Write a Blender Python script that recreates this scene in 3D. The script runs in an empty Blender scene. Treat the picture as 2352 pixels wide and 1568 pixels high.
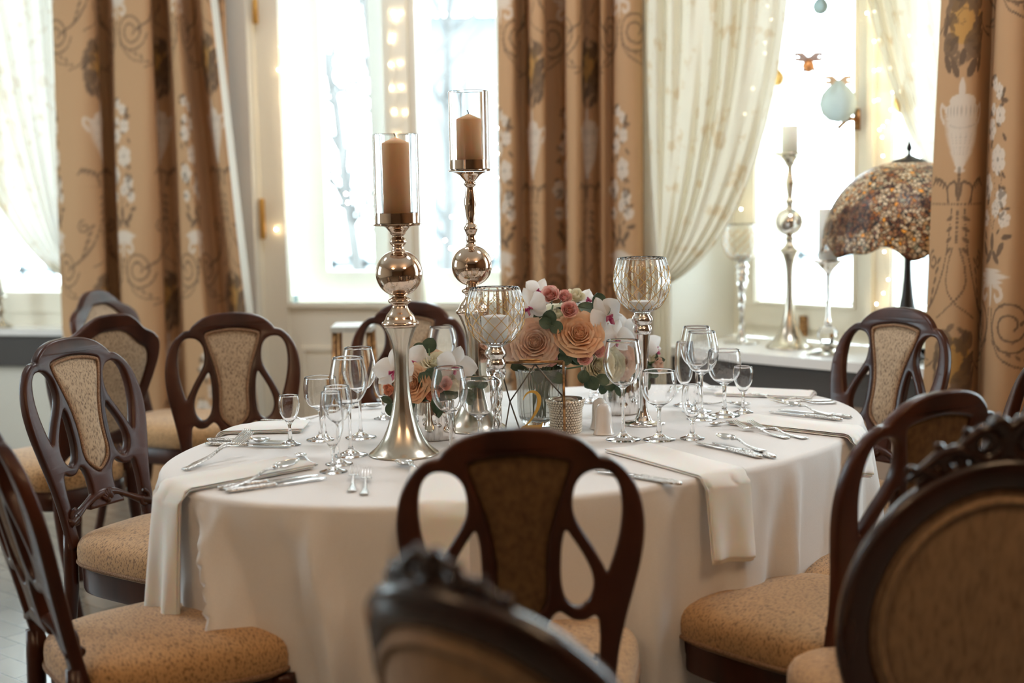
import bpy, bmesh, math, random
import numpy as np
from mathutils import Vector, Matrix, Euler

random.seed(7); np.random.seed(7)
SC = bpy.context.scene
COL = SC.collection
PI = math.pi

# ------------------------------------------------------------------ camera
F = 3267.0                      # focal length in pixels of the 2352 px wide frame (50 mm lens)
CAMZ = 1.38
PITCH = math.atan((784-410)/F)
ROLL = math.radians(1.1)
_fwd = Vector((0, math.cos(PITCH), -math.sin(PITCH)))
_up0 = Vector((0, math.sin(PITCH), math.cos(PITCH)))
_rt0 = Vector((1, 0, 0))
_rt = _rt0*math.cos(ROLL) - _up0*math.sin(ROLL)
_up = _rt0*math.sin(ROLL) + _up0*math.cos(ROLL)
cam_data = bpy.data.cameras.new('camera')
cam = bpy.data.objects.new('camera', cam_data)
COL.objects.link(cam)
M = Matrix((( _rt.x, _up.x, -_fwd.x, 0), (_rt.y, _up.y, -_fwd.y, 0), (_rt.z, _up.z, -_fwd.z, CAMZ), (0,0,0,1)))
cam.matrix_world = M
cam_data.sensor_width = 36.0
cam_data.lens = 36.0*F/2352
cam_data.clip_start = 0.05
cam_data.dof.use_dof = True
cam_data.dof.focus_distance = 3.42
cam_data.dof.aperture_fstop = 2.0
SC.camera = cam

# ------------------------------------------------------------------ light, exposure
SC.view_settings.view_transform = 'Standard'
SC.view_settings.look = 'None'
SC.view_settings.gamma = 1.0
SC.view_settings.exposure = 0.35
SC.cycles.use_denoising = True
SC.cycles.max_bounces = 12
SC.cycles.transparent_max_bounces = 16
SC.cycles.transmission_bounces = 12
SC.cycles.glossy_bounces = 5
SC.cycles.diffuse_bounces = 4
SC.cycles.sample_clamp_indirect = 6.0
world = bpy.data.worlds.new('overcast_sky'); SC.world = world
world.use_nodes = True
bg = world.node_tree.nodes['Background']
bg.inputs['Color'].default_value = (0.76, 0.91, 1.0, 1)
bg.inputs['Strength'].default_value = 9.5

def area_light(name, loc, size, size_y, rot, energy, color, portal=False):
    l = bpy.data.lights.new(name, 'AREA'); l.shape = 'RECTANGLE'; l.size = size; l.size_y = size_y
    l.energy = energy; l.color = color
    if portal: l.cycles.is_portal = True
    o = bpy.data.objects.new(name, l); COL.objects.link(o); o.location = loc; o.rotation_euler = rot
    return o

# ------------------------------------------------------------------ pixel helpers (photo measurements -> metres)
def ray(px, py):
    return _fwd + _rt*((px-1176)/F) - _up*((py-784)/F)
def at(px, py, D):
    d = ray(px, py); t = D/d.y
    return Vector((d.x*t, D, CAMZ+d.z*t))
def on(px, py, z=0.76):
    d = ray(px, py); t = (z-CAMZ)/d.z
    return Vector((d.x*t, d.y*t, z))
def at_plane(px, py, p0, n):
    d = ray(px, py); t = (Vector(p0)-Vector((0,0,CAMZ))).dot(n)/d.dot(n)
    return Vector((0,0,CAMZ)) + d*t

# ------------------------------------------------------------------ scene tree helpers
def link(o, parent=None):
    COL.objects.link(o)
    if parent is not None: o.parent = parent
    return o
def thing(name, label, cat, loc=(0,0,0), rotz=0.0, group=None):
    o = bpy.data.objects.new(name, None); o.empty_display_size = 0.05
    COL.objects.link(o); o.location = loc; o.rotation_euler = (0,0,rotz)
    o['label'] = label; o['category'] = cat
    if group: o['group'] = group
    return o
def tag(o, label=None, cat=None, group=None, kind=None):
    if label: o['label'] = label
    if cat: o['category'] = cat
    if group: o['group'] = group
    if kind: o['kind'] = kind
    return o
def mesh_obj(name, verts, faces, mat, parent=None, smooth=True, mats=None, mi=None):
    me = bpy.data.meshes.new(name)
    me.from_pydata([tuple(v) for v in verts], [], [tuple(f) for f in faces])
    if mats:
        for m in mats: me.materials.append(m)
        if mi is not None: me.polygons.foreach_set('material_index', mi)
    elif mat: me.materials.append(mat)
    if smooth: me.polygons.foreach_set('use_smooth', [True]*len(me.polygons))
    me.update()
    return link(bpy.data.objects.new(name, me), parent)
def dup(root, loc=None, rotz=None, label=None, group=None):
    r = root.copy(); COL.objects.link(r)
    if loc is not None: r.location = loc
    if rotz is not None: r.rotation_euler = (r.rotation_euler[0], r.rotation_euler[1], rotz)
    if label: r['label'] = label
    if group: r['group'] = group
    for ch in list(root.children):
        c = ch.copy(); COL.objects.link(c); c.parent = r
        for g in ch.children:
            d = g.copy(); COL.objects.link(d); d.parent = c
    return r

# mesh accumulators
class MB:
    def __init__(s): s.v=[]; s.f=[]; s.mi=[]; s.cur=0
    def add(s, v, f):
        b=len(s.v); s.v += [Vector(x) for x in v]; s.f += [tuple(i+b for i in q) for q in f]; s.mi += [s.cur]*len(f); return s
    def box(s, x0,x1,y0,y1,z0,z1, T=None):
        v=[Vector((x,y,z)) for z in (z0,z1) for y in (y0,y1) for x in (x0,x1)]
        if T: v=[T(p) for p in v]
        return s.add(v, [(0,2,3,1),(4,5,7,6),(0,1,5,4),(2,6,7,3),(0,4,6,2),(1,3,7,5)])
    def lathe(s, prof, seg=32, T=None, cap=False, rib=None):
        v=[];f=[]
        for (r,z) in prof:
            for k in range(seg):
                a=2*PI*k/seg; rr=r*(1+(rib(a,z) if rib else 0))
                v.append(Vector((rr*math.cos(a), rr*math.sin(a), z)))
        n=len(prof)
        for i in range(n-1):
            for k in range(seg):
                a=i*seg+k; b=i*seg+(k+1)%seg
                f.append((a,b,b+seg,a+seg))
        if cap:
            f.append(tuple(range(seg))[::-1]); f.append(tuple((n-1)*seg+k for k in range(seg)))
        if T: v=[T(p) for p in v]
        return s.add(v,f)
    def tube(s, pts, r, seg=8, closed=False, flat=1.0, up=None):
        pts=[Vector(p) for p in pts]; n=len(pts); v=[];f=[]
        rr = r if hasattr(r,'__len__') else [r]*n
        ref=None
        for i,p in enumerate(pts):
            if closed: t=pts[(i+1)%n]-pts[i-1]
            else: t=pts[min(i+1,n-1)]-pts[max(i-1,0)]
            if t.length<1e-9: t=Vector((0,0,1))
            t.normalize()
            if up is not None: a=Vector(up).cross(t)
            elif ref is None: a=t.orthogonal()
            else: a=ref-t*ref.dot(t)
            if a.length<1e-6: a=t.orthogonal()
            a.normalize(); ref=a; b=t.cross(a)
            for k in range(seg):
                an=2*PI*k/seg
                v.append(p+a*math.cos(an)*rr[i]+b*math.sin(an)*rr[i]*flat)
        m=n if closed else n-1
        for i in range(m):
            for k in range(seg):
                a0=i*seg+k; b0=i*seg+(k+1)%seg; c0=((i+1)%n)*seg+(k+1)%seg; d0=((i+1)%n)*seg+k
                f.append((a0,b0,c0,d0))
        if not closed:
            f.append(tuple(range(seg))[::-1]); f.append(tuple((n-1)*seg+k for k in range(seg)))
        return s.add(v,f)
    def sphere(s, c, r, seg=12, rings=8, sc=(1,1,1)):
        v=[];f=[]; c=Vector(c)
        for i in range(rings+1):
            th=PI*i/rings
            for k in range(seg):
                a=2*PI*k/seg
                v.append(c+Vector((r*sc[0]*math.sin(th)*math.cos(a), r*sc[1]*math.sin(th)*math.sin(a), r*sc[2]*math.cos(th))))
        for i in range(rings):
            for k in range(seg):
                a=i*seg+k;b=i*seg+(k+1)%seg
                f.append((a+seg,b+seg,b,a))
        return s.add(v,f)
    def grid(s, fn, nu, nv, closed_u=False):
        v=[fn(i/nu, j/nv) for j in range(nv+1) for i in range(nu if closed_u else nu+1)]
        w=nu if closed_u else nu+1; f=[]
        for j in range(nv):
            for i in range(nu):
                a=j*w+i; b=j*w+(i+1)%w
                f.append((a,b,b+w,a+w))
        return s.add(v,f)
    def build(s, name, mat, parent=None, smooth=True, mats=None):
        return mesh_obj(name, s.v, s.f, mat, parent, smooth, mats, s.mi if mats else None)
def autosmooth(o, ang=40):
    me=o.data
    bm=bmesh.new(); bm.from_mesh(me)
    lim=math.radians(ang)
    for e in bm.edges:
        if len(e.link_faces)==2 and e.calc_face_angle(0)>lim: e.smooth=False
    bm.to_mesh(me); bm.free(); return o
def catmull(pts, n=6, closed=False):
    P=[Vector((*p,0)) if len(p)==2 else Vector(p) for p in pts]; out=[]; N=len(P)
    rng = N if closed else N-1
    for i in range(rng):
        if closed: a,b,c,d=P[i-1],P[i],P[(i+1)%N],P[(i+2)%N]
        else: a,b,c,d=P[max(i-1,0)],P[i],P[i+1],P[min(i+2,N-1)]
        for k in range(n):
            t=k/n
            out.append(0.5*((2*b)+(-a+c)*t+(2*a-5*b+4*c-d)*t*t+(-a+3*b-3*c+d)*t**3))
    if not closed: out.append(P[-1])
    return out
def interp(x, xs, ys): return float(np.interp(x, xs, ys))

# ------------------------------------------------------------------ materials
MATS={}
def mat(name, color=(.5,.5,.5), rough=.5, metal=0.0, spec=None, coat=0.0, trans=0.0, ior=1.45, emit=None, emit_s=0, sheen=0.0, sss=0.0):
    if name in MATS: return MATS[name]
    m=bpy.data.materials.new(name); m.use_nodes=True
    p=m.node_tree.nodes['Principled BSDF']
    p.inputs['Base Color'].default_value=(*color,1); p.inputs['Roughness'].default_value=rough
    p.inputs['Metallic'].default_value=metal; p.inputs['IOR'].default_value=ior
    p.inputs['Coat Weight'].default_value=coat; p.inputs['Coat Roughness'].default_value=.08
    p.inputs['Transmission Weight'].default_value=trans
    p.inputs['Sheen Weight'].default_value=sheen
    if sss: 
        p.inputs['Subsurface Weight'].default_value=sss; p.inputs['Subsurface Radius'].default_value=(.6,.3,.2); p.inputs['Subsurface Scale'].default_value=.01
    if spec is not None: p.inputs['Specular IOR Level'].default_value=spec
    if emit: p.inputs['Emission Color'].default_value=(*emit,1); p.inputs['Emission Strength'].default_value=emit_s
    MATS[name]=m; return m
def nodes(m): return m.node_tree.nodes, m.node_tree.links, m.node_tree.nodes['Principled BSDF']
def noise_color(m, c1, c2, scale=(20,20,20), detail=3, lo=.35, hi=.65, bump=0.0, coord='Object', c3=None, rough=.5, bscale=None):
    N,L,p=nodes(m)
    tc=N.new('ShaderNodeTexCoord'); mp=N.new('ShaderNodeMapping'); mp.inputs['Scale'].default_value=scale
    no=N.new('ShaderNodeTexNoise'); no.inputs['Scale'].default_value=1; no.inputs['Detail'].default_value=detail; no.inputs['Roughness'].default_value=rough
    cr=N.new('ShaderNodeValToRGB'); cr.color_ramp.elements[0].position=lo; cr.color_ramp.elements[0].color=(*c1,1)
    cr.color_ramp.elements[1].position=hi; cr.color_ramp.elements[1].color=(*c2,1)
    if c3:
        e=cr.color_ramp.elements.new((lo+hi)/2); e.color=(*c3,1)
    L.new(tc.outputs[coord],mp.inputs['Vector']); L.new(mp.outputs[0],no.inputs['Vector']); L.new(no.outputs['Fac'],cr.inputs['Fac']); L.new(cr.outputs[0],p.inputs['Base Color'])
    if bump:
        b=N.new('ShaderNodeBump'); b.inputs['Strength'].default_value=bump; b.inputs['Distance'].default_value=.002
        L.new(no.outputs['Fac'],b.inputs['Height']); L.new(b.outputs[0],p.inputs['Normal'])
    return m
wood = noise_color(mat('mahogany_wood',(.06,.018,.01),.30,coat=.05,spec=.36),(.026,.0065,.0032),(.072,.020,.009),(14,14,3),4,.3,.7)
wood_dark = noise_color(mat('dark_walnut_wood',(.03,.012,.008),.24,coat=.25),(.012,.005,.004),(.035,.012,.008),(14,14,3),4,.3,.7)
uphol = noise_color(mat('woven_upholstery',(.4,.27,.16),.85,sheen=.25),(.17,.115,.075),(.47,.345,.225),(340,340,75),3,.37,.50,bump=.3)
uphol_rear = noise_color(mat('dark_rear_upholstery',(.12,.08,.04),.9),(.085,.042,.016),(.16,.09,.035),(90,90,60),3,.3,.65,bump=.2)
uphol_seat = noise_color(mat('golden_seat_fabric',(.4,.24,.12),.8,sheen=.3),(.19,.095,.035),(.50,.285,.12),(110,300,150),4,.36,.50,bump=.35)
uphol_dull = noise_color(mat('plain_upholstery',(.36,.24,.14),.85,sheen=.2),(.19,.115,.06),(.30,.19,.105),(120,120,30),3,.3,.65,bump=.2)
braid_m = noise_color(mat('gimp_braid',(.28,.15,.08),.8),(.16,.08,.04),(.34,.20,.11),(400,400,400),1,.4,.6,bump=.5)
linen = mat('white_linen',(.80,.775,.755),.75,sheen=.15)
def linen_nodes(m,s,col1,col2):
    noise_color(m,col1,col2,(s,s,s),2,.3,.7,bump=.12)
linen_nodes(linen,900,(.74,.715,.70),(.82,.80,.785))
napkin_m = mat('napkin_linen',(.86,.82,.79),.75,sheen=.1,sss=.55)
engraved = noise_color(mat('engraved_silver',(.7,.7,.68),.2,metal=1),(.34,.32,.29),(.80,.79,.77),(330,500,330),3,.40,.56,bump=.5)
glass_m = mat('clear_glass',(1,1,1),.0,trans=1.0,ior=1.45)
chrome = mat('polished_silver',(.80,.76,.72),.07,metal=1)
steel = mat('flatware_steel',(.78,.78,.77),.16,metal=1)
nickel = noise_color(mat('tinted_nickel',(.72,.60,.50),.05,metal=1),(.62,.48,.375),(.70,.56,.45),(9,9,9),2,.3,.7)
champagne = mat('brushed_champagne_metal',(.62,.56,.47),.22,metal=1)
mercury = noise_color(mat('mercury_glass',(.8,.77,.74),.05,metal=1),(.40,.37,.34),(.86,.84,.82),(90,90,14),4,.30,.50)
candle_m = mat('ivory_wax',(.90,.52,.27),.5,sss=.6)
candle_w = mat('white_wax',(.86,.84,.80),.45,sss=.2)
wick_m = mat('wick',(.02,.018,.015),.9)
brass_dark = noise_color(mat('aged_copper_brass',(.36,.19,.08),.32,metal=1),(.16,.08,.04),(.50,.27,.11),(60,60,60),4,.35,.65)
gold = mat('gold_paint',(.62,.36,.10),.35,metal=.75)
gold_print = mat('matte_gold_lettering',(.60,.36,.07),.45,metal=.15)
porcelain = mat('white_porcelain',(.80,.74,.69),.18,coat=.5)
paint = mat('cream_paint',(.88,.83,.70),.45)
paint_w = mat('white_window_paint',(.88,.87,.84),.4)
sill_m = mat('white_sill',(.88,.86,.83),.22)
plaster = noise_color(mat('cream_wall_plaster',(.80,.77,.68),.8),(.78,.75,.66),(.82,.79,.70),(3,3,3),4,.3,.7)
plaster_brown = noise_color(mat('tan_wall_plaster',(.22,.13,.07),.8),(.20,.115,.06),(.25,.15,.085),(3,3,3),4,.3,.7)
ceil_m = mat('ceiling_white',(.82,.80,.76),.8)
grey_rad = mat('grey_stone_apron',(.075,.066,.06),.6)
radiator_m = mat('tan_radiator_cover',(.42,.30,.22),.6)
def pane_material():
    m=bpy.data.materials.new('window_glass'); m.use_nodes=True; N=m.node_tree.nodes; L=m.node_tree.links; N.clear()
    o=N.new('ShaderNodeOutputMaterial'); t=N.new('ShaderNodeBsdfTransparent'); t.inputs[0].default_value=(.97,.985,.98,1)
    g=N.new('ShaderNodeBsdfGlossy'); g.inputs['Roughness'].default_value=.0; f=N.new('ShaderNodeFresnel'); f.inputs[0].default_value=1.35
    mx=N.new('ShaderNodeMixShader'); L.new(f.outputs[0],mx.inputs[0]); L.new(t.outputs[0],mx.inputs[1]); L.new(g.outputs[0],mx.inputs[2]); L.new(mx.outputs[0],o.inputs[0]); return m
pane_m = pane_material()
def cloth_trans(name, color, k, rough=.9, attr=None, transp=0.0, noise=None):
    """woven cloth: diffuse + translucent (+ open weave)"""
    m=bpy.data.materials.new(name); m.use_nodes=True; N=m.node_tree.nodes; L=m.node_tree.links; N.clear()
    o=N.new('ShaderNodeOutputMaterial'); d=N.new('ShaderNodeBsdfDiffuse'); t=N.new('ShaderNodeBsdfTranslucent')
    mx=N.new('ShaderNodeMixShader'); mx.inputs[0].default_value=k
    src=None
    if attr:
        a=N.new('ShaderNodeAttribute'); a.attribute_name=attr; src=a.outputs['Color']
    elif noise:
        tc=N.new('ShaderNodeTexCoord'); vo=N.new('ShaderNodeTexNoise'); vo.inputs['Scale'].default_value=noise[0]; vo.inputs['Detail'].default_value=5
        cr=N.new('ShaderNodeValToRGB'); cr.color_ramp.elements[0].position=.57; cr.color_ramp.elements[0].color=(*color,1)
        cr.color_ramp.elements[1].position=.66; cr.color_ramp.elements[1].color=(*noise[1],1)
        L.new(tc.outputs['Object'],vo.inputs['Vector']); L.new(vo.outputs['Fac'],cr.inputs[0]); src=cr.outputs[0]
    for s in (d,t):
        if src is not None: L.new(src,s.inputs['Color'])
        else: s.inputs['Color'].default_value=(*color,1)
    L.new(d.outputs[0],mx.inputs[1]); L.new(t.outputs[0],mx.inputs[2]); out=mx.outputs[0]
    if transp>0:
        tr=N.new('ShaderNodeBsdfTransparent'); m2=N.new('ShaderNodeMixShader'); m2.inputs[0].default_value=transp
        L.new(out,m2.inputs[1]); L.new(tr.outputs[0],m2.inputs[2]); out=m2.outputs[0]
    L.new(out,o.inputs[0]); return m
sheer_m = cloth_trans('sheer_voile',(.80,.74,.60),.13,transp=.04,noise=(14,(.70,.58,.40)))
drape_m = cloth_trans('printed_drape',(.5,.35,.2),.05,attr='print')
lining_m = cloth_trans('pale_drape_lining',(.80,.78,.70),.22,transp=.02)
bulb_m = mat('warm_fairy_bulb',(1,.9,.7),.3,emit=(1.0,.76,.45),emit_s=70)

# ------------------------------------------------------------------ the room
# window wall: straight run  y = 6.135 - 0.25 x ; right bay  x + y = 6.18
class Wall:
    """local frame: s along the wall, t outwards from the room, z up"""
    def __init__(s, o, d):
        s.o=Vector((*o,0)); s.d=Vector((*d,0)).normalized(); s.n=Vector((-s.d.y, s.d.x, 0))
        if s.n.y<0: s.n=-s.n
    def P(s,a,t,z): return s.o+s.d*a+s.n*t+Vector((0,0,z))
    def T(s): return lambda p: s.P(p.x,p.y,p.z)
    def px(s,px,py,t=0):
        p=at_plane(px,py,s.P(0,t,0),s.n); q=p-s.o
        return q.dot(s.d), p.z
WC = Wall((0,6.135),(1,-.25))
WR = Wall((0,6.18),(1,-1))
H = 3.15
def sC(px,t=0,py=400): return WC.px(px,py,t)[0]
def sR(px,t=0,py=400): return WR.px(px,py,t)[0]
LW = (sC(-420), sC(190)); DW = (sC(578), sC(1172)-.02)          # openings of the straight wall
RW = (sR(1540), sR(1540)+1.62)
SILLZ = .72
def wall_with_openings(name, W, s0, s1, opens, th, mat_):
    b=MB(); T=W.T(); cur=s0
    for (a,c,z0,z1) in opens:
        b.box(cur,a,0,th,0,H,T)
        if z0>0: b.box(a,c,0,th,0,z0,T)
        b.box(a,c,0,th,z1,H,T); cur=c
    b.box(cur,s1,0,th,0,H,T)
    o=b.build(name,mat_,smooth=False); tag(o,kind='structure'); return o
TH=.60
corner_s = 0.0
wall_with_openings('wall_front', WC, -5.0, 0.03, [(LW[0],LW[1],SILLZ-.03,2.72),(DW[0],DW[1],.0,2.80)], .42, plaster)
wall_with_openings('wall_bay', WR, -.02, 4.2, [(RW[0],RW[1],SILLZ-.03,2.72),(2.95,4.0,SILLZ-.03,2.72)], .46, plaster)
b=MB(); b.box(-4.9,-4.8,-5,4.0,0,H); b.box(-4.9,-4.8,5.6,8,0,H); b.box(-4.9,-4.8,4.0,5.6,0,.75); b.box(-4.9,-4.8,4.0,5.6,2.75,H); tag(b.build('wall_left',plaster,smooth=False),kind='structure')
for k,(y0,y1) in enumerate(((4.0,5.6),)):  # added window, out of view, letting extra daylight in from the left
    b=MB()
    for (a,c,z0,z1) in ((y0,y0+.08,.75,2.75),(y1-.08,y1,.75,2.75),(y0,y1,.75,.83),(y0,y1,2.67,2.75),((y0+y1)/2-.05,(y0+y1)/2+.05,.75,2.75)): b.box(-4.87,-4.82,a,c,z0,z1)
    o=b.build('window_%d'%(3+k),paint,smooth=False); tag(o,kind='structure')
    q=MB(); q.box(-4.85,-4.846,y0+.05,y1-.05,.8,2.7); q.build('pane',pane_m,o,smooth=False)
    lp_=area_light('window_portal',(-4.93,(y0+y1)/2,1.75),1.6,2.0,(0,0,0),1,(1,1,1),portal=True); lp_.rotation_euler=(math.radians(90),0,math.radians(-90))
b=MB(); b.box(2.98,3.08,-5,3.4,0,H); tag(b.build('wall_right',plaster_brown,smooth=False),kind='structure')
b=MB(); b.box(-4.9,3.08,-5.1,-5,0,H); tag(b.build('wall_back',plaster_brown,smooth=False),kind='structure')
b=MB(); b.box(-5,3.3,-5.1,7.9,H,H+.1); tag(b.build('ceiling',ceil_m,smooth=False),kind='structure')
# floor: pale herringbone-like tiles
fl_m=mat('pale_floor_tiles',(.6,.55,.48),.25,coat=.2)
N_,L_,p_=nodes(fl_m)
tc=N_.new('ShaderNodeTexCoord'); mp=N_.new('ShaderNodeMapping'); mp.inputs['Rotation'].default_value=(0,0,math.radians(40))
br=N_.new('ShaderNodeTexBrick'); br.inputs['Color1'].default_value=(.36,.31,.25,1); br.inputs['Color2'].default_value=(.27,.235,.19,1); br.inputs['Mortar'].default_value=(.08,.065,.05,1)
br.inputs['Scale'].default_value=5.0; br.inputs['Mortar Size'].default_value=.012; br.inputs['Brick Width'].default_value=.9; br.inputs['Row Height'].default_value=.45
no=N_.new('ShaderNodeTexNoise'); no.inputs['Scale'].default_value=9; mxc=N_.new('ShaderNodeMixRGB'); mxc.blend_type='MULTIPLY'; mxc.inputs[0].default_value=.5
L_.new(tc.outputs['Object'],mp.inputs[0]); L_.new(mp.outputs[0],br.inputs['Vector']); L_.new(br.outputs[0],mxc.inputs[1]); L_.new(no.outputs['Fac'],mxc.inputs[2]); L_.new(mxc.outputs[0],p_.inputs['Base Color'])
b=MB(); b.box(-4.9,3.1,-5.1,7.8,-.1,0); tag(b.build('floor',fl_m,smooth=False),kind='structure')

def frame_rect(b,T,s0,s1,z0,z1,w,t0,t1,wb=None,wt=None):
    wb=wb or w; wt=wt or w
    b.box(s0,s0+w,t0,t1,z0,z1,T); b.box(s1-w,s1,t0,t1,z0,z1,T)
    b.box(s0+w,s1-w,t0,t1,z0,z0+wb,T); b.box(s0+w,s1-w,t0,t1,z1-wt,z1,T)
def beadline(b,T,s0,s1,z0,z1,t,w=.012):
    frame_rect(b,T,s0,s1,z0,z1,w,t-.008,t+.002)

# --- window_1 : far left window (straight wall)
T=WC.T()
w1=MB(); t0=.16
frame_rect(w1,T,LW[0],LW[1],SILLZ,2.72,.05,t0,t0+.07,wb=.06)
a0=LW[0]+.05; a1=LW[1]-.05; mid=(a0+a1)/2
for (x0,x1) in ((a0,mid-.02),(mid+.02,a1)):
    frame_rect(w1,T,x0,x1,SILLZ+.06,2.67,.055,t0-.01,t0+.045,wb=.10)
w1.box(mid-.03,mid+.03,t0-.02,t0+.06,SILLZ+.06,2.67,T)
o1=w1.build('window_1',paint,smooth=False); tag(o1,kind='structure')
wo=MB(); 
frame_rect(wo,T,LW[0]+.02,LW[1]-.02,SILLZ+.02,2.70,.09,.33,.39,wb=.16); wo.box(mid-.06,mid+.06,.33,.39,SILLZ+.18,2.6,T)
wo.build('outer_frame',paint_w,o1,smooth=False)
wp=MB(); wp.box(a0+.05,a1-.05,t0+.015,t0+.019,SILLZ+.16,2.62,T); wp.build('pane',pane_m,o1,smooth=False)
ws=MB(); ws.box(LW[0]-.06,LW[1]+.06,-.05,t0+.0,SILLZ-.03,SILLZ,T); ws.build('window_sill',sill_m,o1,smooth=False)

# --- door_1 : glazed double door in the middle
dz0=.835; 
dm=MB(); L0,L1=DW
ti=.10
g0=sC(640,ti); g1=sC(893,ti); g2=sC(967,ti); 
# casing
dm.box(L0-.00,sC(602,ti),ti-.05,ti+.10,0,2.80,T)
# leaf stile, mullion, right
dm.box(sC(602,ti),sC(655,ti),ti-.02,ti+.04,0,2.80,T)
dm.box(g1,g2,ti-.035,ti+.06,0,2.80,T)
dm.box(sC(908,ti),sC(950,ti),ti-.05,ti-.03,0,2.80,T)
dm.box(L1-.045,L1,ti-.02,ti+.04,0,2.80,T)
dm.box(sC(655,ti),L1-.045,ti-.02,ti+.04,2.62,2.80,T)
# lower rails and panels
for (x0,x1) in ((sC(655,ti),g1),(g2,L1-.045)):
    dm.box(x0,x1,ti-.01,ti+.03,0,dz0,T)
    dm.box(x0,x1,ti-.028,ti+.03,dz0-.02,dz0,T)
    beadline(dm,T,x0+.05,x1-.05,.10,dz0-.20,ti-.012,.02)
    dm.box(x0+.09,x1-.09,ti-.018,ti-.008,.14,dz0-.24,T)
d1=dm.build('door_1',paint,smooth=False); tag(d1,kind='structure')
dd=MB(); to=.30
frame_rect(dd,T,sC(655,ti)-.04,sC(925,to),dz0-.08,2.74,.15,to,to+.05,wb=.21)
frame_rect(dd,T,sC(925,to),L1+.02,dz0-.08,2.74,.13,to,to+.05,wb=.21)
dd.build('outer_frame',paint_w,d1,smooth=False)
dp=MB(); dp.box(sC(655,ti),g1,ti+.01,ti+.014,dz0,2.62,T); dp.build('pane',pane_m,d1,smooth=False)
dp=MB(); dp.box(g2,L1-.045,ti+.01,ti+.014,dz0,2.62,T); dp.build('pane',pane_m,d1,smooth=False)
hg=MB()
for (px,y0,y1) in ((599,0,58),(616,455,548)):
    s,za=WC.px(px,y1,ti); _,zb=WC.px(px,y0,ti)
    hg.lathe([(.010,za),(.013,za+.01),(.013,zb-.01),(.010,zb)],12,lambda p,s=s: WC.P(s+p.x,ti-.055+p.y,p.z),cap=True)
hg.build('hinge',gold,d1)

# --- window_2 : bay window on the right
T=WR.T(); t0=.42
w2=MB()
gz=.865
gL=sR(1742,t0,600); gR=sR(1970,t0,600); mR=sR(2055,t0,600)
gw=gR-gL
frame_rect(w2,T,RW[0],RW[1],SILLZ,2.72,.055,t0-.01,t0+.07,wb=.05)
frame_rect(w2,T,gL-.055,gR+.055,SILLZ+.05,2.66,.06,t0-.025,t0+.04,wb=gz-SILLZ-.05)
frame_rect(w2,T,mR-.055,mR+gw+.055,SILLZ+.05,2.66,.06,t0-.025,t0+.04,wb=gz-SILLZ-.05)
w2.box(gR+.03,mR-.03,t0-.02,t0+.05,SILLZ+.05,2.66,T)
w2.box(gR+.058,gR+.085,t0-.045,t0-.02,SILLZ+.05,2.66,T)
beadline(w2,T,gL-.008,gR+.008,gz-.008,2.61,t0-.026,.010)
beadline(w2,T,mR-.008,mR+gw+.008,gz-.008,2.61,t0-.026,.010)
o2=w2.build('window_2',paint,smooth=False); tag(o2,kind='structure')
wo=MB(); frame_rect(wo,T,RW[0]+.02,(gR+mR)/2,SILLZ+.02,2.7,.12,t0+.12,t0+.16,wb=.13); frame_rect(wo,T,(gR+mR)/2,RW[1]-.02,SILLZ+.02,2.7,.07,t0+.12,t0+.16,wb=.13)
wo.build('outer_frame',paint_w,o2,smooth=False)
for (x0,x1) in ((gL,gR),(mR,mR+gw)):
    q=MB(); q.box(x0,x1,t0+.0,t0+.004,gz,2.62,T); q.build('pane',pane_m,o2,smooth=False)
ws=MB(); ws.box(RW[0]-.12,RW[1]+.3,-.055,t0-.02,SILLZ-.035,SILLZ,T); ws.build('window_sill',sill_m,o2,smooth=False)
# handle
s,z=WR.px(1985,275,t0); hd=MB(); m_=WR.T()
hd.box(s-.012,s+.012,t0-.055,t0-.045,z-.04,z+.04,m_)
hd.tube([WR.P(s,t0-.05,z),WR.P(s,t0-.09,z+.002),WR.P(s-.02,t0-.095,z-.004),WR.P(s-.055,t0-.092,z-.03)],.008,8)
hd.build('window_handle',brass_dark,o2)
# stop wedge at foot of casement
s,z=WR.px(1856,712,t0); st=MB(); st.box(s-.015,s+.015,t0-.04,t0-.026,SILLZ+.02,SILLZ+.10,m_); st.build('window_latch',brass_dark,o2,smooth=False)
w4=MB(); frame_rect(w4,WR.T(),2.95,4.0,SILLZ-.03,2.72,.07,.18,.25); w4.box(3.44,3.51,.18,.25,SILLZ,2.7,WR.T()); o4=w4.build('window_4',paint,smooth=False); tag(o4,kind='structure')
q=MB(); q.box(3.0,3.95,.20,.204,SILLZ,2.66,WR.T()); q.build('pane',pane_m,o4,smooth=False)
# grey apron and radiator cover below the bay sill
b=MB(); b.box(RW[0]-.35,RW[1]+.2,-.03,-.002,SILLZ-.16,SILLZ-.036,T); tag(b.build('trim_1',grey_rad,smooth=False),kind='structure')
b=MB(); b.box(RW[0]-.35,RW[1]+.2,-.02,-.002,.0,SILLZ-.16,T); tag(b.build('trim_2',radiator_m,smooth=False),kind='structure')
T=WC.T()
b=MB(); b.box(LW[0]-.1,LW[1]+.0,-.03,-.002,SILLZ-.18,SILLZ-.031,T); tag(b.build('trim_3',grey_rad,smooth=False),kind='structure')
b=MB(); b.box(LW[1]+.03,L0-.01,-.02,-.002,0,.12,T); tag(b.build('baseboard_front',paint,smooth=False),kind='structure')

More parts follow.
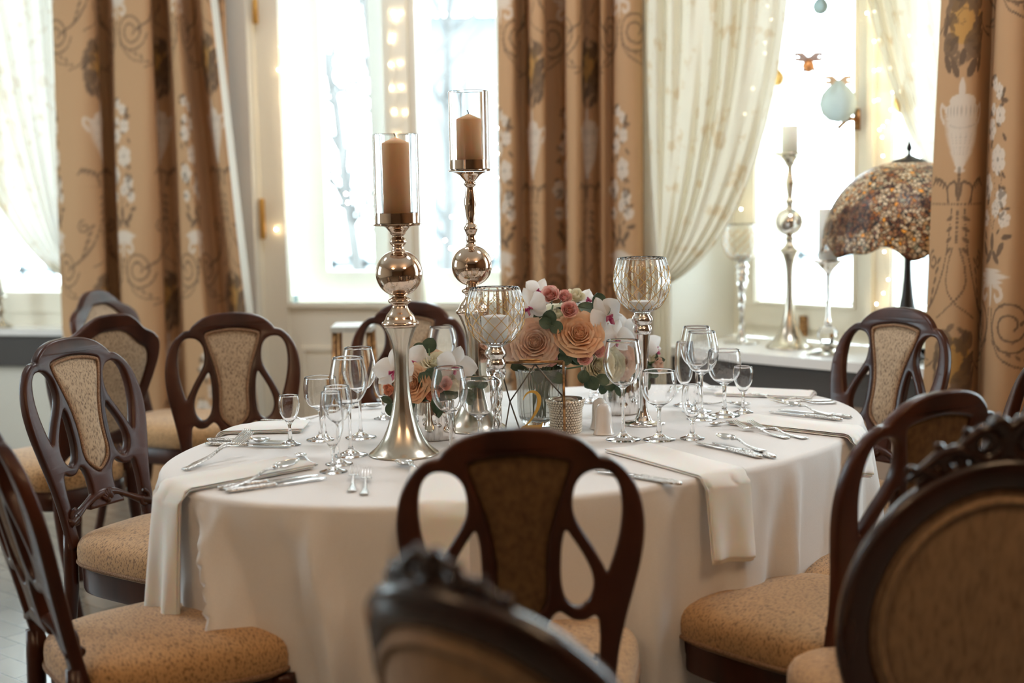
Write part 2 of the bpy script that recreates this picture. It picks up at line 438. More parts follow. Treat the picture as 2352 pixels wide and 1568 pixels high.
# light portals at the openings (sampling guides for the sky)
def portal(W,s0,s1,z0,z1,t):
    c=W.P((s0+s1)/2,t,(z0+z1)/2)
    o=area_light('window_portal',c,s1-s0,z1-z0,(0,0,0),1,(1,1,1),portal=True)
    zax=W.n; xax=W.d; yax=zax.cross(xax)
    o.matrix_world=Matrix(((xax.x,yax.x,zax.x,c.x),(xax.y,yax.y,zax.y,c.y),(xax.z,yax.z,zax.z,c.z),(0,0,0,1)))
portal(WR,2.95,4.0,SILLZ,2.72,.48); portal(WC,LW[0],LW[1],SILLZ,2.72,.45); portal(WC,L0,L1,dz0-.1,2.8,.45); portal(WR,RW[0],RW[1],SILLZ,2.72,.62)

# chandeliers hanging in the room behind the photographer's position (their glow is mirrored in the balls)
glow=mat('warm_lamp_glass',(1,.85,.6),.4,emit=(1.0,.66,.38),emit_s=52)
def chandelier(x,y,z,label):
    t=thing('chandelier',label,'chandelier',(x,y,z),0,'warm chandeliers')
    b=MB(); b.tube([(0,0,.10),(0,0,H-z)],.006,8); b.sphere((0,0,.06),.05)
    for k in range(5):
        a=2*PI*k/5; c,s=math.cos(a),math.sin(a)
        b.tube([(0,0,.05),(.12*c,.12*s,-.04),(.24*c,.24*s,-.02),(.28*c,.28*s,.05)],.008,6)
    b.build('arms',brass_dark,t)
    for k in range(5):
        a=2*PI*k/5; q=MB(); q.sphere((.28*math.cos(a),.28*math.sin(a),.105),.055,16,10); q.build('lamp_globe',glow,t)
chandelier(-1.5,.6,2.45,'five armed chandelier with warm glass globes hanging left of the table')
chandelier(1.35,1.0,2.45,'five armed chandelier with warm glass globes hanging right of the table')

opal=mat('fill_light_glow',(.9,.9,.88),.4,emit=(.97,.97,1.0),emit_s=12.5)  # added fill lamps overhead, out of view, to brighten tabletop and window wall
for (x,y,lb) in ((-.6,5.15,'added ceiling fill light nearest the window wall'),(1.0,3.9,'added ceiling fill light above the right end of the table'),(-2.2,4.3,'added ceiling fill light above the left chairs')):
    t=thing('added_fill_light',lb,'ceiling light',(x,y,H-.10),0,'added ceiling fill lights')
    b=MB(); b.lathe([(.0005,-.01),(.15,-.004),(.25,.010),(.30,.035),(.30,.06)],40); b.build('fill_diffuser',opal,t)
    b=MB(); b.lathe([(.30,.055),(.32,.055),(.32,.0985),(.0005,.0985)],40); b.build('rim',gold,t)

# ------------------------------------------------------------------ garden outside
snow=noise_color(mat('snow_ground',(.8,.84,.86),.9),(.75,.80,.82),(.86,.88,.9),(2,2,2),3,.3,.7)
bark=noise_color(mat('tree_bark',(.05,.045,.04),.9),(.10,.095,.09),(.16,.15,.14),(8,8,2),3,.3,.7)
hedge_m=noise_color(mat('evergreen_shrub',(.10,.2,.15),.8),(.022,.034,.028),(.045,.06,.048),(12,12,12),3,.3,.7)
pale_build=mat('pale_render',(.16,.165,.165),.8)
b=MB(); b.box(-40,40,7.6,60,-.6,-.5); tag(b.build('ground',snow,smooth=False),kind='structure')
def tree(x,y,h,r,lean,seed,label):
    rnd=random.Random(seed); t=thing('bare_tree',label,'tree',(x,y,-.5),0,'bare trees in the snowy garden')
    b=MB(); pts=[Vector((lean*(i/6)**1.3+rnd.uniform(-.04,.04),rnd.uniform(-.05,.05),h*i/6)) for i in range(7)]
    b.tube(pts,[r*(1-.6*i/6) for i in range(7)],8); b.build('trunk',bark,t)
    q=MB()
    for i in range(26):
        k=rnd.uniform(.15,1); p=Vector((lean*k**1.3,0,h*k)); a=rnd.uniform(0,2*PI); L=rnd.uniform(.7,1.8)
        pts=[p]; d=Vector((math.cos(a),math.sin(a)*.5,rnd.uniform(.5,1.3))).normalized()
        for j in range(5):
            d=(d+Vector((rnd.uniform(-.3,.3),rnd.uniform(-.2,.2),rnd.uniform(-.1,.2)))).normalized(); pts.append(pts[-1]+d*L/5)
        q.tube(pts,[r*.42*(1-.8*j/5) for j in range(6)],5)
    q.build('branches',bark,t)
tree(-1.22,12.0,5,.06,-.55,1,'bare grey tree leaning left behind the glazed door')
tree(-1.0,12.8,5.4,.065,-.45,2,'bare grey tree forking upright behind the glazed door')
tree(-.62,13.5,5.2,.06,.2,3,'thin bare tree seen through the right leaf of the door')
tree(-6.3,14,6,.15,.3,4,'bare tree outside the leftmost window')
def shrub(x,y,z,r,seed,label):
    rnd=random.Random(seed); b=MB()
    for i in range(260):
        a=rnd.uniform(0,2*PI); u=rnd.uniform(0,1); rr=r*rnd.uniform(.7,1.05)
        p=Vector((rr*math.cos(a)*math.sqrt(1-u*u),rr*.7*math.sin(a)*math.sqrt(1-u*u),rr*.75*u)); s=.13*r
        d1=Vector((rnd.uniform(-1,1),rnd.uniform(-1,1),rnd.uniform(-1,1))).normalized()*s; d2=d1.orthogonal().normalized()*s*.6
        b.add([p-d1,p-d2,p+d1,p+d2],[(0,1,2,3)])
    b.sphere((0,0,0),r*.8,12,8,(1,.7,.75))
    o=b.build('garden_shrub',hedge_m,smooth=False); o.location=(x,y,z); tag(o,label,'shrub','evergreen shrubs in the snow'); return o
shrub(-1.5,11.2,.0,.70,1,'dark evergreen shrub low outside the left door pane')
shrub(.0,11.6,.0,.68,2,'dark evergreen shrub low outside the right door pane')
shrub(-4.6,10.5,-.1,.95,3,'evergreen shrub outside the leftmost window')
shrub(.9,13.4,.6,.8,5,'tall pale evergreen beside the middle curtain outside')
b=MB()
for i in range(34): b.box(-6+i*.32,-6+i*.32+.05,14.6,14.64,-.5,.62)
b.box(-6,5,14.6,14.64,.5,.58); b.box(-6,5,14.6,14.64,-.1,-.02)
o=b.build('garden_fence',mat('weathered_fence',(.14,.15,.15),.8),smooth=False); tag(o,'pale picket fence across the snowy garden behind the door','fence')
b=MB(); b.box(-1.6,2.2,26,32,-.5,4.3); b.add([(-2.0,25.6,4.3),(2.6,25.6,4.3),(2.6,29,5.8),(-2.0,29,5.8)],[(0,1,2,3)])
o=b.build('garden_house',pale_build,smooth=False); tag(o,'pale rendered house standing far behind the garden fence','house')

# ------------------------------------------------------------------ printed drapes
PW,PH,PR = .66,1.02,420
nx,ny=int(PW*PR),int(PH*PR)
GX,GY=np.meshgrid((np.arange(nx)+.5)/PR,(np.arange(ny)+.5)/PR)   # GY measured downwards
DK=np.zeros((ny,nx)); WT=np.zeros((ny,nx)); GD=np.zeros((ny,nx))
def dxy(cx,cy):
    dx=(GX-cx+PW/2)%PW-PW/2; dy=(GY-cy+PH/2)%PH-PH/2
    return dx,dy
def ell(A,cx,cy,rx,ry,rot=0,v=1,soft=.0025):
    dx,dy=dxy(cx,cy); c,s=math.cos(rot),math.sin(rot); x=dx*c+dy*s; y=-dx*s+dy*c
    d=(np.sqrt((x/rx)**2+(y/ry)**2)-1)*min(rx,ry); m=np.clip(.5-d/soft,0,1)*v
    np.maximum(A,m,out=A)
def erase(A,cx,cy,r):
    dx,dy=dxy(cx,cy); d=np.sqrt(dx*dx+dy*dy)-r; A*=np.clip(.5+d/.0025,0,1)
def stroke(A,pts,w,v=1):
    P=catmull(pts,8); n=len(P)
    for i,p in enumerate(P):
        ww = w if not hasattr(w,'__len__') else w[0]+(w[1]-w[0])*i/(n-1)
        ell(A,p.x,p.y,ww,ww,0,v)
def leaf(cx,cy,L,rot,v=.9): ell(DK,cx,cy,L,L*.42,rot,v)
def flower(cx,cy,r):
    for k in range(6):
        a=k*PI/3+cx*7; ell(WT,cx+r*.62*math.cos(a),cy+r*.62*math.sin(a),r*.42,r*.42)
    for k in range(6):
        a=k*PI/3+cx*7+PI/6; ell(DK,cx+r*.62*math.cos(a),cy+r*.62*math.sin(a),r*.10,r*.05,a,.6)
    ell(WT,cx,cy,r*.5,r*.5); ell(DK,cx,cy,r*.18,r*.18,0,.8)
def spiral(cx,cy,R,dirn,start,turns=2.1,w=.004):
    pts=[]
    for i in range(26):
        k=i/25; a=start+dirn*2*PI*turns*k; r=R*(1-.80*k); pts.append((cx+r*math.cos(a),cy+r*math.sin(a)))
    stroke(DK,pts,w,.85)
    for i in range(2,20,3): leaf(pts[i][0],pts[i][1],.011,start+dirn*2*PI*turns*i/25+1.2,.7)
rp=random.Random(3)
# column B : white flowers above a white bracket, then scrolls
bx=.495
stroke(DK,[(bx-.005,.50),(bx+.01,.36),(bx-.015,.22),(bx+.005,.06)],.003,.8)
stroke(DK,[(bx,.46),(bx+.035,.38),(bx+.05,.30)],.003,.8); stroke(DK,[(bx-.01,.45),(bx-.04,.36),(bx-.045,.28)],.003,.8)
for (x,y,r) in ((-.012,.03,.022),(.022,.055,.024),(.03,.125,.030),(-.028,.165,.033),(.022,.255,.044),(-.050,.335,.040),(.045,.37,.030),(.015,.40,.026),(.062,.43,.026),(-.055,.43,.026),(-.02,.105,.02)):
    flower(bx+x,y,r)
for i in range(34):
    y=rp.uniform(.0,.50); s=rp.choice((-1,1)); x=bx+s*rp.uniform(.03,.085)*(0.55+y); leaf(x,y,rp.uniform(.011,.020),rp.uniform(-1.3,1.3))
for (x,y,r) in ((-.05,.52,.9),(.05,.52,-.9),(0,.50,1.57),(-.02,.545,2.3),(.025,.545,.7)): leaf(bx+x,y,.028,r,.85)
ell(WT,bx,.585,.055,.006); ell(WT,bx,.600,.085,.010); ell(WT,bx,.617,.065,.009)
for s in (-1,1):
    stroke(WT,[(bx+s*.02,.63),(bx+s*.055,.635),(bx+s*.065,.66),(bx+s*.045,.672),(bx+s*.03,.66)],.007,.9)
stroke(WT,[(bx,.62),(bx,.65),(bx,.69)],(.012,.004),.9)
for s in (-1,1):
    spiral(bx+s*.095,.745,.088,s,PI/2-s*PI*.45)
    stroke(DK,[(bx+s*.012,.70),(bx+s*.02,.77),(bx+s*.06,.835),(bx+s*.12,.87),(bx+s*.19,.875)],.0042,.8)
    for i in range(5): leaf(bx+s*(.03+.03*i),.80+.014*i,.013,.8*s,.75)
# column A : urn, stem ornament, roses
ax=.165
ell(WT,ax,.045,.010,.035); ell(WT,ax,.078,.050,.020); ell(WT,ax,.105,.072,.024); ell(WT,ax,.128,.068,.012); 
for k in range(34):
    yy=.12+.16*k/33; ell(WT,ax,yy,.068*(1-(k/33)**1.7*.86),.006)
for k in range(-4,5): ell(DK,ax+k*.014,.107,.0026,.014,0,.5); 
for k in range(-2,3): stroke(DK,[(ax+k*.018,.175),(ax+k*.010,.235)],.0022,.4)
stroke(DK,[(ax-.045,.15),(ax,.158),(ax+.045,.15)],.0025,.4)
for s in (-1,1): stroke(WT,[(ax+s*.065,.10),(ax+s*.092,.088),(ax+s*.094,.115),(ax+s*.075,.14)],.0065,.85)
ell(WT,ax,.285,.018,.007)
for s in (-1,1):
    stroke(DK,[(ax+s*.004,.36),(ax+s*.012,.32),(ax+s*.035,.325)],.005,.85)
    stroke(DK,[(ax+s*.04,.38),(ax+s*.055,.33),(ax+s*.10,.31),(ax+s*.135,.33)],.0048,.85)
    for i in range(5): leaf(ax+s*(.045+.018*i),.335-.006*i,.013,s*.9,.8)
    stroke(DK,[(ax+s*.022,.40),(ax+s*.03,.48),(ax+s*.045,.56),(ax+s*.08,.64),(ax+s*.13,.70),(ax+s*.20,.74)],(.003,.0065),.85)
    stroke(DK,[(ax+s*.012,.52),(ax+s*.03,.58),(ax+s*.03,.64),(ax-s*.02,.70),(ax-s*.08,.735)],.0038,.8)
    for i in range(9): leaf(ax+s*(.03+.012*i*(i>3)),.43+.032*i,.015,s*(.4+.1*i),.8)
    spiral(ax+s*.115,.56,.030,s,-PI/2,1.3,.0035)
stroke(DK,[(ax,.28),(ax,.37)],.006,.8); stroke(DK,[(ax,.41),(ax,.50)],.0045,.8)
for k in range(-12,13): ell(DK,ax+k*.0115,.385,.0032,.0032,0,.75)
# rose cluster of column A
for (x,y,r,c) in ((0,.86,.062,'g'),(-.035,.80,.034,'d'),(.045,.93,.045,'d'),(-.055,.93,.038,'d'),(.05,.80,.03,'d')):
    if c=='g':
        ell(GD,ax+x,y,r,r*1.15); 
        for k in range(7): 
            a=k*.9; stroke(DK,[(ax+x+.05*math.cos(a)*k/7,y+.05*math.sin(a)*k/7),(ax+x+.05*math.cos(a+.8)*k/7,y+.05*math.sin(a+.8)*k/7)],.0025,.5)
    else:
        ell(DK,ax+x,y,r,r,0,.78)
        ell(GD,ax+x,y,r*.5,r*.5,0,.5)
for i in range(60):
    a=rp.uniform(0,2*PI); R=rp.uniform(.045,.10); leaf(ax+R*math.cos(a)*.95,.87+R*1.25*math.sin(a),rp.uniform(.014,.026),rp.uniform(0,PI),rp.uniform(.7,.95))
for (x,y) in ((-.03,1.0),(.03,1.0),(.065,.985),(-.065,.985)): leaf(ax+x,y,.032,1.1 if x<0 else 2.0,.9)
stroke(DK,[(ax-.165,.9),(ax-.12,.885),(ax-.08,.86)],.0042,.75); stroke(DK,[(ax+.165,.9),(ax+.12,.885),(ax+.08,.86)],.0042,.75)
BASE=np.array((.51,.305,.165)); DKC=np.array((.125,.085,.06)); WTC=np.array((.66,.54,.43)); GDC=np.array((.50,.27,.09))
RGB=BASE[None,None]*(1+.0*GX[...,None])
def over(rgb,A,c): return rgb*(1-A[...,None])+c*A[...,None]
RGB=over(RGB,GD,GDC); RGB=over(RGB,WT,WTC); DKm=DK*np.where(WT>.5,.75,1); RGB=over(RGB,DKm*.96,DKC)
def sample_print(u,v):
    x=(u%PW)*PR; y=(v%PH)*PR
    i=np.clip(x.astype(int),0,nx-1); j=np.clip(y.astype(int),0,ny-1); return RGB[j,i]

def drape(name,W,t,ctrl,label,cat,mat_,u0=0,v0=0,du=.006,dz=.007,zt=2.78,zb=.015,group=None,printed=True,ytop=0,ybot=700,parent=None,parts=()):
    top=[];bot=[]
    for (pt,pb,off) in ctrl:
        p=at_plane(pt,ytop,W.P(0,t+off,0),W.n); q=at_plane(pb,ybot,W.P(0,t+off,0),W.n); top.append(p); bot.append(q)
    n=14; CT=catmull(top,n); CB=catmull(bot,n)
    zt0=sum(p.z for p in top)/len(top); zb0=sum(p.z for p in bot)/len(bot)
    ct=np.array([(p.x,p.y) for p in CT]); cb=np.array([(p.x,p.y) for p in CB]); mid_=(ct+cb)/2
    seg=np.hypot(*np.diff(mid_,axis=0).T); S=np.concatenate([[0],np.cumsum(seg)]); U=np.arange(0,S[-1],du)
    def res(c): return np.c_[np.interp(U,S,c[:,0]),np.interp(U,S,c[:,1])]
    ct,cb=res(ct),res(cb); Z=np.arange(zb,zt+1e-6,dz); k=(zt0-Z)/(zt0-zb0)
    k=np.clip(k,-.5,1.7)
    X=ct[None]*(1-k[:,None,None])+cb[None]*k[:,None,None]
    ph=np.random.RandomState(len(name)+int(u0*100)).uniform(0,6,4)
    wob=.006*np.sin(U[None]*17+Z[:,None]*2.1+ph[0])+.005*np.sin(U[None]*31-Z[:,None]*3.3+ph[1])
    X[...,0]+=wob*W.n.x*-1; X[...,1]+=wob*W.n.y*-1
    nz,nu=X.shape[:2]; V=np.zeros((nz,nu,3)); V[...,:2]=X; V[...,2]=Z[:,None]
    me=bpy.data.meshes.new(name); idx=np.arange(nz*nu).reshape(nz,nu)
    q=np.stack([idx[:-1,:-1],idx[:-1,1:],idx[1:,1:],idx[1:,:-1]],-1).reshape(-1,4)
    me.vertices.add(nz*nu); me.vertices.foreach_set('co',V.reshape(-1)); me.loops.add(q.size); me.loops.foreach_set('vertex_index',q.reshape(-1))
    me.polygons.add(len(q)); me.polygons.foreach_set('loop_start',np.arange(0,q.size,4)); me.polygons.foreach_set('loop_total',np.full(len(q),4))
    me.update(calc_edges=True); me.polygons.foreach_set('use_smooth',[True]*len(q))
    if printed:
        a=me.color_attributes.new('print','FLOAT_COLOR','POINT'); UU,ZZ=np.meshgrid(U+u0,v0-Z); c=np.ones((nz,nu,4)); c[...,:3]=sample_print(UU,ZZ); a.data.foreach_set('color',c.reshape(-1))
    me.materials.append(mat_)
    o=bpy.data.objects.new(name,me); link(o,parent)
    if label: tag(o,label,cat,group)
    return o
# left drape
drape('curtain',WC,-.28,[(116,142,.05),(124,152,-.02),(165,190,-.05),(212,243,-.03),(222,252,.09),(246,270,.12),(262,283,.0),(300,328,-.06),(345,370,-.04),(352,385,.09),(378,408,.10),(388,428,-.01),(405,468,-.07),(420,490,.06),(440,510,.10),(466,548,-.03),(482,565,-.03),(470,556,.12)],
 'floor-length tan drape printed with flowers and urns, left of the glazed door','curtain',drape_m,u0=.485,v0=1.763)
# pale lining edge and second fold right of it
drape('curtain_lining',WC,-.20,[(480,552,.02),(462,556,-.085),(470,566,-.09),(484,573,-.02),(500,580,.03)],'narrow pale lining strip showing along the right edge of the left drape','curtain lining',lining_m,printed=False,du=.01,dz=.03)
drape('curtain',WC,-.12,[(475,520,.0),(500,530,-.03),(512,538,-.02),(520,545,.05)],'thin return fold of tan drape behind the pale lining, beside the door casing','curtain',drape_m,u0=.02,v0=2.5,dz=.02)
# middle drape
drape('curtain',WC,-.34,[(1142,1150,.10),(1146,1156,-.01),(1178,1180,-.04),(1192,1200,.07),(1206,1212,.09),(1222,1232,-.03),(1248,1252,-.05),(1262,1262,.08),(1292,1296,.11),(1303,1306,-.04),(1330,1330,-.06),(1346,1346,.08),(1368,1368,.09),(1384,1384,-.02),(1402,1400,.05),(1412,1412,.02),(1440,1440,-.06),(1470,1472,-.05),(1482,1484,.06)],
 'floor-length tan printed drape hanging in the corner behind the flowers','curtain',drape_m,u0=.375,v0=1.665)
# right drape, closest to the camera
drape('curtain',WR,-.30,[(2168,2118,.10),(2162,2130,.0),(2200,2170,-.07),(2246,2216,-.05),(2272,2238,.05),(2285,2250,.085),(2287,2256,.0),(2310,2288,-.07),(2350,2330,-.06),(2385,2372,.02),(2400,2390,.12),(2430,2415,-.02),(2480,2470,-.05),(2540,2530,.06)],
 'tan printed drape with white urn and white flowers at the far right','curtain',drape_m,u0=.57,v0=1.663,du=.0035,dz=.0042,ybot=900)

# ------------------------------------------------------------------ sheers drawn aside to ties
def sheer(W,t,fn,label,amp=.018,nf=9,nu=150,nv=110,tail=None,name='sheer_curtain'):
    """fn(s) -> three pixel points (top, control, tie)"""
    def pos(u,v):
        P0,P1,P2=fn(u)
        x=(1-v)**2*P0[0]+2*v*(1-v)*P1[0]+v*v*P2[0]; y=(1-v)**2*P0[1]+2*v*(1-v)*P1[1]+v*v*P2[1]
        a=amp*(1-.55*v)*math.sin(2*PI*nf*u+1.3*math.sin(5*u+2*v))+.012*math.sin(4*PI*nf*u/1.7+v*3)*(1-v*.6)-.03*v*math.sin(PI*u)
        return at_plane(x,y,W.P(0,t+a,0),W.n)
    b=MB(); b.grid(pos,nu,nv); o=b.build(name,sheer_m); tag(o,label,'sheer curtain')
    if tail:
        tx,ty,w=tail; q=MB()
        def tp(u,v):
            wpx=w*(.55+.45*v)
            p=at_plane(tx-wpx/2+wpx*u,ty,W.P(0,t,0),W.n); z=p.z*(1-v)+.02*v
            p2=p+W.n*(.018*math.sin(2*PI*4*u)); return Vector((p2.x,p2.y,z))
        q.grid(tp,40,30); q.build('tail',sheer_m,o)
        tb=MB(); c=at_plane(tx,ty,W.P(0,t,0),W.n)
        tb.tube([c+W.d*(.055*math.cos(a))+W.n*(.03*math.sin(a))+Vector((0,0,.012*math.cos(a))) for a in np.linspace(0,2*PI,20)[:-1]],.012,8,closed=True)
        tb.build('tie_band',sheer_m,o)
def f1(s): 
    xt=1478+350*s
    return ((xt,-260),(1484+ (1796-1484)*s**.9, 330+190*s),(1512+26*s, 600+52*s))
sheer(WR,-.10,f1,'cream embroidered sheer swept left to a tie behind the crystal goblet',nf=8,tail=(1520,640,62))
def f2(s):
    xt=150-420*s
    return ((xt,-300),(140-215*s, 300+220*s),(150-8*s,585+50*s))
sheer(WC,-.10,f2,'cream sheer at the far left window swept right to a tie behind the drape',nf=8)
def f3(s):
    xt=1985+330*s
    return ((xt-30,-300),(1992+250*s, 330-60*s),(2320,640-60*s))
sheer(WR,.25,f3,'cream sheer swept right across the window above the mosaic lamp',nf=8)

# ------------------------------------------------------------------ the oval table
TC=Vector((.058,3.449,0)); TA,TB=.948,.654; TANG=math.radians(37.77)
TZ=.76
def ell_pt(th,off=0.0):
    c,s=math.cos(th),math.sin(th); p=Vector((TA*c,TB*s,0)); n=Vector((c/TA,s/TB,0)).normalized(); p=p+n*off
    return TC+Vector((p.x*math.cos(TANG)-p.y*math.sin(TANG), p.x*math.sin(TANG)+p.y*math.cos(TANG),0))
def ell_in(p,off=0.0):
    d=p-TC; x=d.x*math.cos(TANG)+d.y*math.sin(TANG); y=-d.x*math.sin(TANG)+d.y*math.cos(TANG)
    return (x/(TA+off))**2+(y/(TB+off))**2-1
tab=thing('dining_table','oval dining table standing under the white tablecloth','table',(TC.x,TC.y,0),TANG)
b=MB(); 
def et(s,z): return [Vector((TA*.99*s*math.cos(2*PI*k/64),TB*.99*s*math.sin(2*PI*k/64),z)) for k in range(64)]
v=et(1,.722)+et(1,.752); b.add(v,[tuple(range(64))[::-1],tuple(range(64,128))]+[(k,(k+1)%64,64+(k+1)%64,64+k) for k in range(64)])
b.build('tabletop',wood,tab,smooth=False)
for sx in (-1,1):
    for sy in (-1,1):
        q=MB(); q.lathe([(.028,0),(.03,.05),(.022,.1),(.034,.35),(.026,.6),(.04,.65),(.04,.722)],16,cap=True); o=q.build('leg',wood,tab); o.location=(sx*.52,sy*.30,0)
# cloth
NT=420
def fold(th,s):
    # th measured in the ellipse parameter; s = 0 at the edge .. 1 at the hem
    g=math.exp(-(((th-1.10*PI+PI)%(2*PI)-PI)/.55)**2)
    sh=th+.10*s*math.sin(2*(th+2.2))*(1-g)-.22*s*g
    f=.42*math.sin(17*sh+.7)+.30*math.sin(29*sh+1.9*math.sin(3*sh))+.20*math.sin(41*sh+.4)+.22*math.sin(9*sh+2)
    f+=.38*(1-2*abs(math.sin(6.5*sh+1.1))**.55)+.22*(1-2*abs(math.sin(14*sh+.3+.6*math.sin(5*sh)))**.6)
    f=f*(1-g)+g*(.95*(1-2*abs(math.sin(8.5*sh+.4))**.6)+.35*math.sin(23*sh))
    return f*.85*(1+.35*g)
def drop(th):
    # shorter overhang towards the ends of the long axis
    e=abs(math.cos(th))**10
    # left end is th = pi
    l=math.exp(-((abs((th-PI+PI)%(2*PI)-PI))/.42)**2)
    l2=math.exp(-((abs((th-0+PI)%(2*PI)-PI))/.5)**2)
    return .735-.42*l-.05*l2
cb=MB(); rows=[]
ins=[0,.25,.5,.7,.85,.93,.97]
def cpt(th,i,ns=26):
    if i<len(ins):
        return TC+(ell_pt(th)-TC)*ins[i]+Vector((0,0,TZ))
    j=i-len(ins)
    if j<5:  # rounded rim
        a=(j+1)/5*PI/2; r=.014; p=ell_pt(th,-r+ r*math.sin(a)); return p+Vector((0,0,TZ-r+r*math.cos(a)))
    s=(j-4)/ns; d=drop(th)*s
    amp=.058*min(1,s*2.4)**.8
    off=.004+.055*s+amp*(fold(th,s)-.15*abs(fold(th,s)))+.004*math.sin(60*th+9*s)
    off=max(off,.002)
    # pressed-in creases: gentle vertical pleats
    p=ell_pt(th,off); z=TZ-.014-d*(1-.02*fold(th,s)*s)
    return p+Vector((0,0,max(z,.006)))
NR=len(ins)+5+26
cb.grid(lambda u,v: cpt(2*PI*u,int(round(v*(NR-1)))),NT,NR-1,closed_u=True)
cl=cb.build('tablecloth',linen); tag(cl,'long white linen tablecloth draped over the oval table','tablecloth')

# ------------------------------------------------------------------ napkins
def napkin(pin,pout,width,L,label,layers=2,skew=0.0,group='folded linen napkins',flare=.0,ztop=0.0,w2=None):
    """pin: inner end px, pout: a px further out on its centre line; L total length"""
    a=on(*pin,TZ); c=on(*pout,TZ); d=(c-a); d.z=0; d.normalize(); pr=Vector((-d.y,d.x,0))
    tn=thing('napkin',label,'napkin',(a.x,a.y,TZ),0,group)
    base=Vector((a.x,a.y,TZ))
    w2=w2 or width
    def surf(u,s,h):
        wv=width+(w2-width)*(s/L)
        x=(u-.5)*wv; q=a+pr*(x+skew*s)
        # crossing with the table rim along d
        lo,hi=0.0,2.0
        if ell_in(q)>0: cross=0
        else:
            for _ in range(24):
                m=(lo+hi)/2
                if ell_in(q+d*m)<0: lo=m
                else: hi=m
            cross=lo
        r=.012
        if s<cross-.002:
            p=q+d*s; return Vector((p.x,p.y,TZ+h))-base
        e=s-cross+.002; arc=r*PI/2
        if e<arc:
            t=e/r; p=q+d*(cross-.002+(r+h)*math.sin(t)); return Vector((p.x,p.y,TZ-r+(r+h)*math.cos(t)))-base
        k=e-arc; wav=.010*math.sin(9*u+1)*min(1,k*4)
        p=q+d*(cross-.002+r+h+.010+k*(.11+flare)+wav); return Vector((p.x,p.y,TZ-r-k))-base
    for li in range(layers):
        hh=.0004+.0042*li; th=.0050; LL=L*(1-.012*li); ss=.003*(layers-1-li); jx=(-.0016,.0014,-.0004)[li%3]
        b=MB(); ns=70; nu=22; v=[]; f=[]
        for j in range(ns+1):
            s=ss+(LL-ss)*j/ns; prof=[]
            e=1.0 if 0<j<ns else .45
            hem=.0011 if (j>ns-5 or j in()) else 0
            us=[.5-.5*math.cos(PI*i/nu) for i in range(nu+1)]; us=[.5+(x-.5)+jx*8*(1 if x<.5 else -1)*0+jx/.13 for x in us]
            for i in range(nu+1):
                u=us[i]; k=(max(0,1-abs(math.cos(PI*i/nu))**6))**.5
                prof.append(surf(u,s,hh+hem+th*(.5+.5*k*e)+.0014*math.sin(7*u+11*s+li)*(i not in(0,nu))-.002*max(0,(s/L-.0))*0))
            for i in range(nu,-1,-1):
                u=us[i]; k=(max(0,1-abs(math.cos(PI*i/nu))**6))**.5
                prof.append(surf(u,s,hh+th*(.5-.5*k*e)))
            v+=prof
        m=2*(nu+1)
        for j in range(ns):
            for i in range(m):
                f.append((j*m+i,j*m+(i+1)%m,(j+1)*m+(i+1)%m,(j+1)*m+i))
        f.append(tuple(range(m))[::-1]); f.append(tuple(ns*m+i for i in range(m)))
        b.add(v,f); b.build('upper_fold' if li==layers-1 else 'lower_fold',napkin_m,tn)
    return tn
napkin((705,985),(545,988),.13,.30,'white folded napkin lying before the far left chair, beyond the crossed forks',skew=0,layers=3)
napkin((690,1068),(450,1110),.125,.62,'white folded napkin hanging over the left end of the table',layers=3,skew=.05)
napkin((1440,1032),(1640,1085),.125,.52,'white folded napkin hanging long over the front right edge, below the spoon',layers=2,skew=.0)
napkin((1695,968),(1900,990),.12,.42,'white folded napkin hanging over the right end of the table',layers=3,skew=.0)
napkin((1650,902),(1840,908),.13,.27,'white folded napkin lying flat at the back right of the table',layers=2)
napkin((1010,1075),(1000,1160),.125,.60,'white folded napkin hanging down behind the near chair back',layers=2)

# ------------------------------------------------------------------ flatware
def fork_parts():
    b=MB(); 
    # handle : tapered, flared tip
    xs=[(-.100,.0095,.0020),(-.096,.0105,.0022),(-.085,.0100,.0022),(-.06,.0070,.0020),(-.03,.0042,.0022),(-.005,.0032,.0028),(.018,.0036,.0028),(.030,.0055,.0022)]
    def sec(h,xs,zf):
        v=[];f=[];n=12
        for (x,w,t) in xs:
            for k in range(n):
                a=2*PI*k/n; v.append(Vector((x,w*math.cos(a),zf(x)+t*math.sin(a)*(1+.12*math.sin(x*900)*(x<-.03)))))
        for i in range(len(xs)-1):
            for k in range(n): f.append((i*n+k,i*n+(k+1)%n,(i+1)*n+(k+1)%n,(i+1)*n+k))
        f.append(tuple(range(n))[::-1]); f.append(tuple((len(xs)-1)*n+k for k in range(n))); h.add(v,f)
    zf=lambda x: .003+.010*math.exp(-((x-.012)/.030)**2)
    def dense(xs): 
        X=np.linspace(xs[0][0],xs[-1][0],26); A=np.array(xs); return [(x,np.interp(x,A[:,0],A[:,1]),np.interp(x,A[:,0],A[:,2])) for x in X]
    sec(b,dense(xs),zf)
    t=MB(); zt=lambda x: .006+.0135*max(0,(x-.045)/.05)**1.3 if x>.045 else .003+.010*math.exp(-((x-.012)/.030)**2)
    sec(t,dense([(.026,.0050,.0022),(.034,.0105,.0014),(.046,.0118,.0012),(.052,.0118,.0012)]),zt)
    for k in range(4):
        y=-.0102+.0068*k
        t.tube([(x,y*(1-.12*(x-.05)/.045),zt(x)) for x in np.linspace(.049,.098,9)],[.0019]*6+[.0016,.0013,.0006],6,flat=.7,up=(0,1,0))
    return b,t
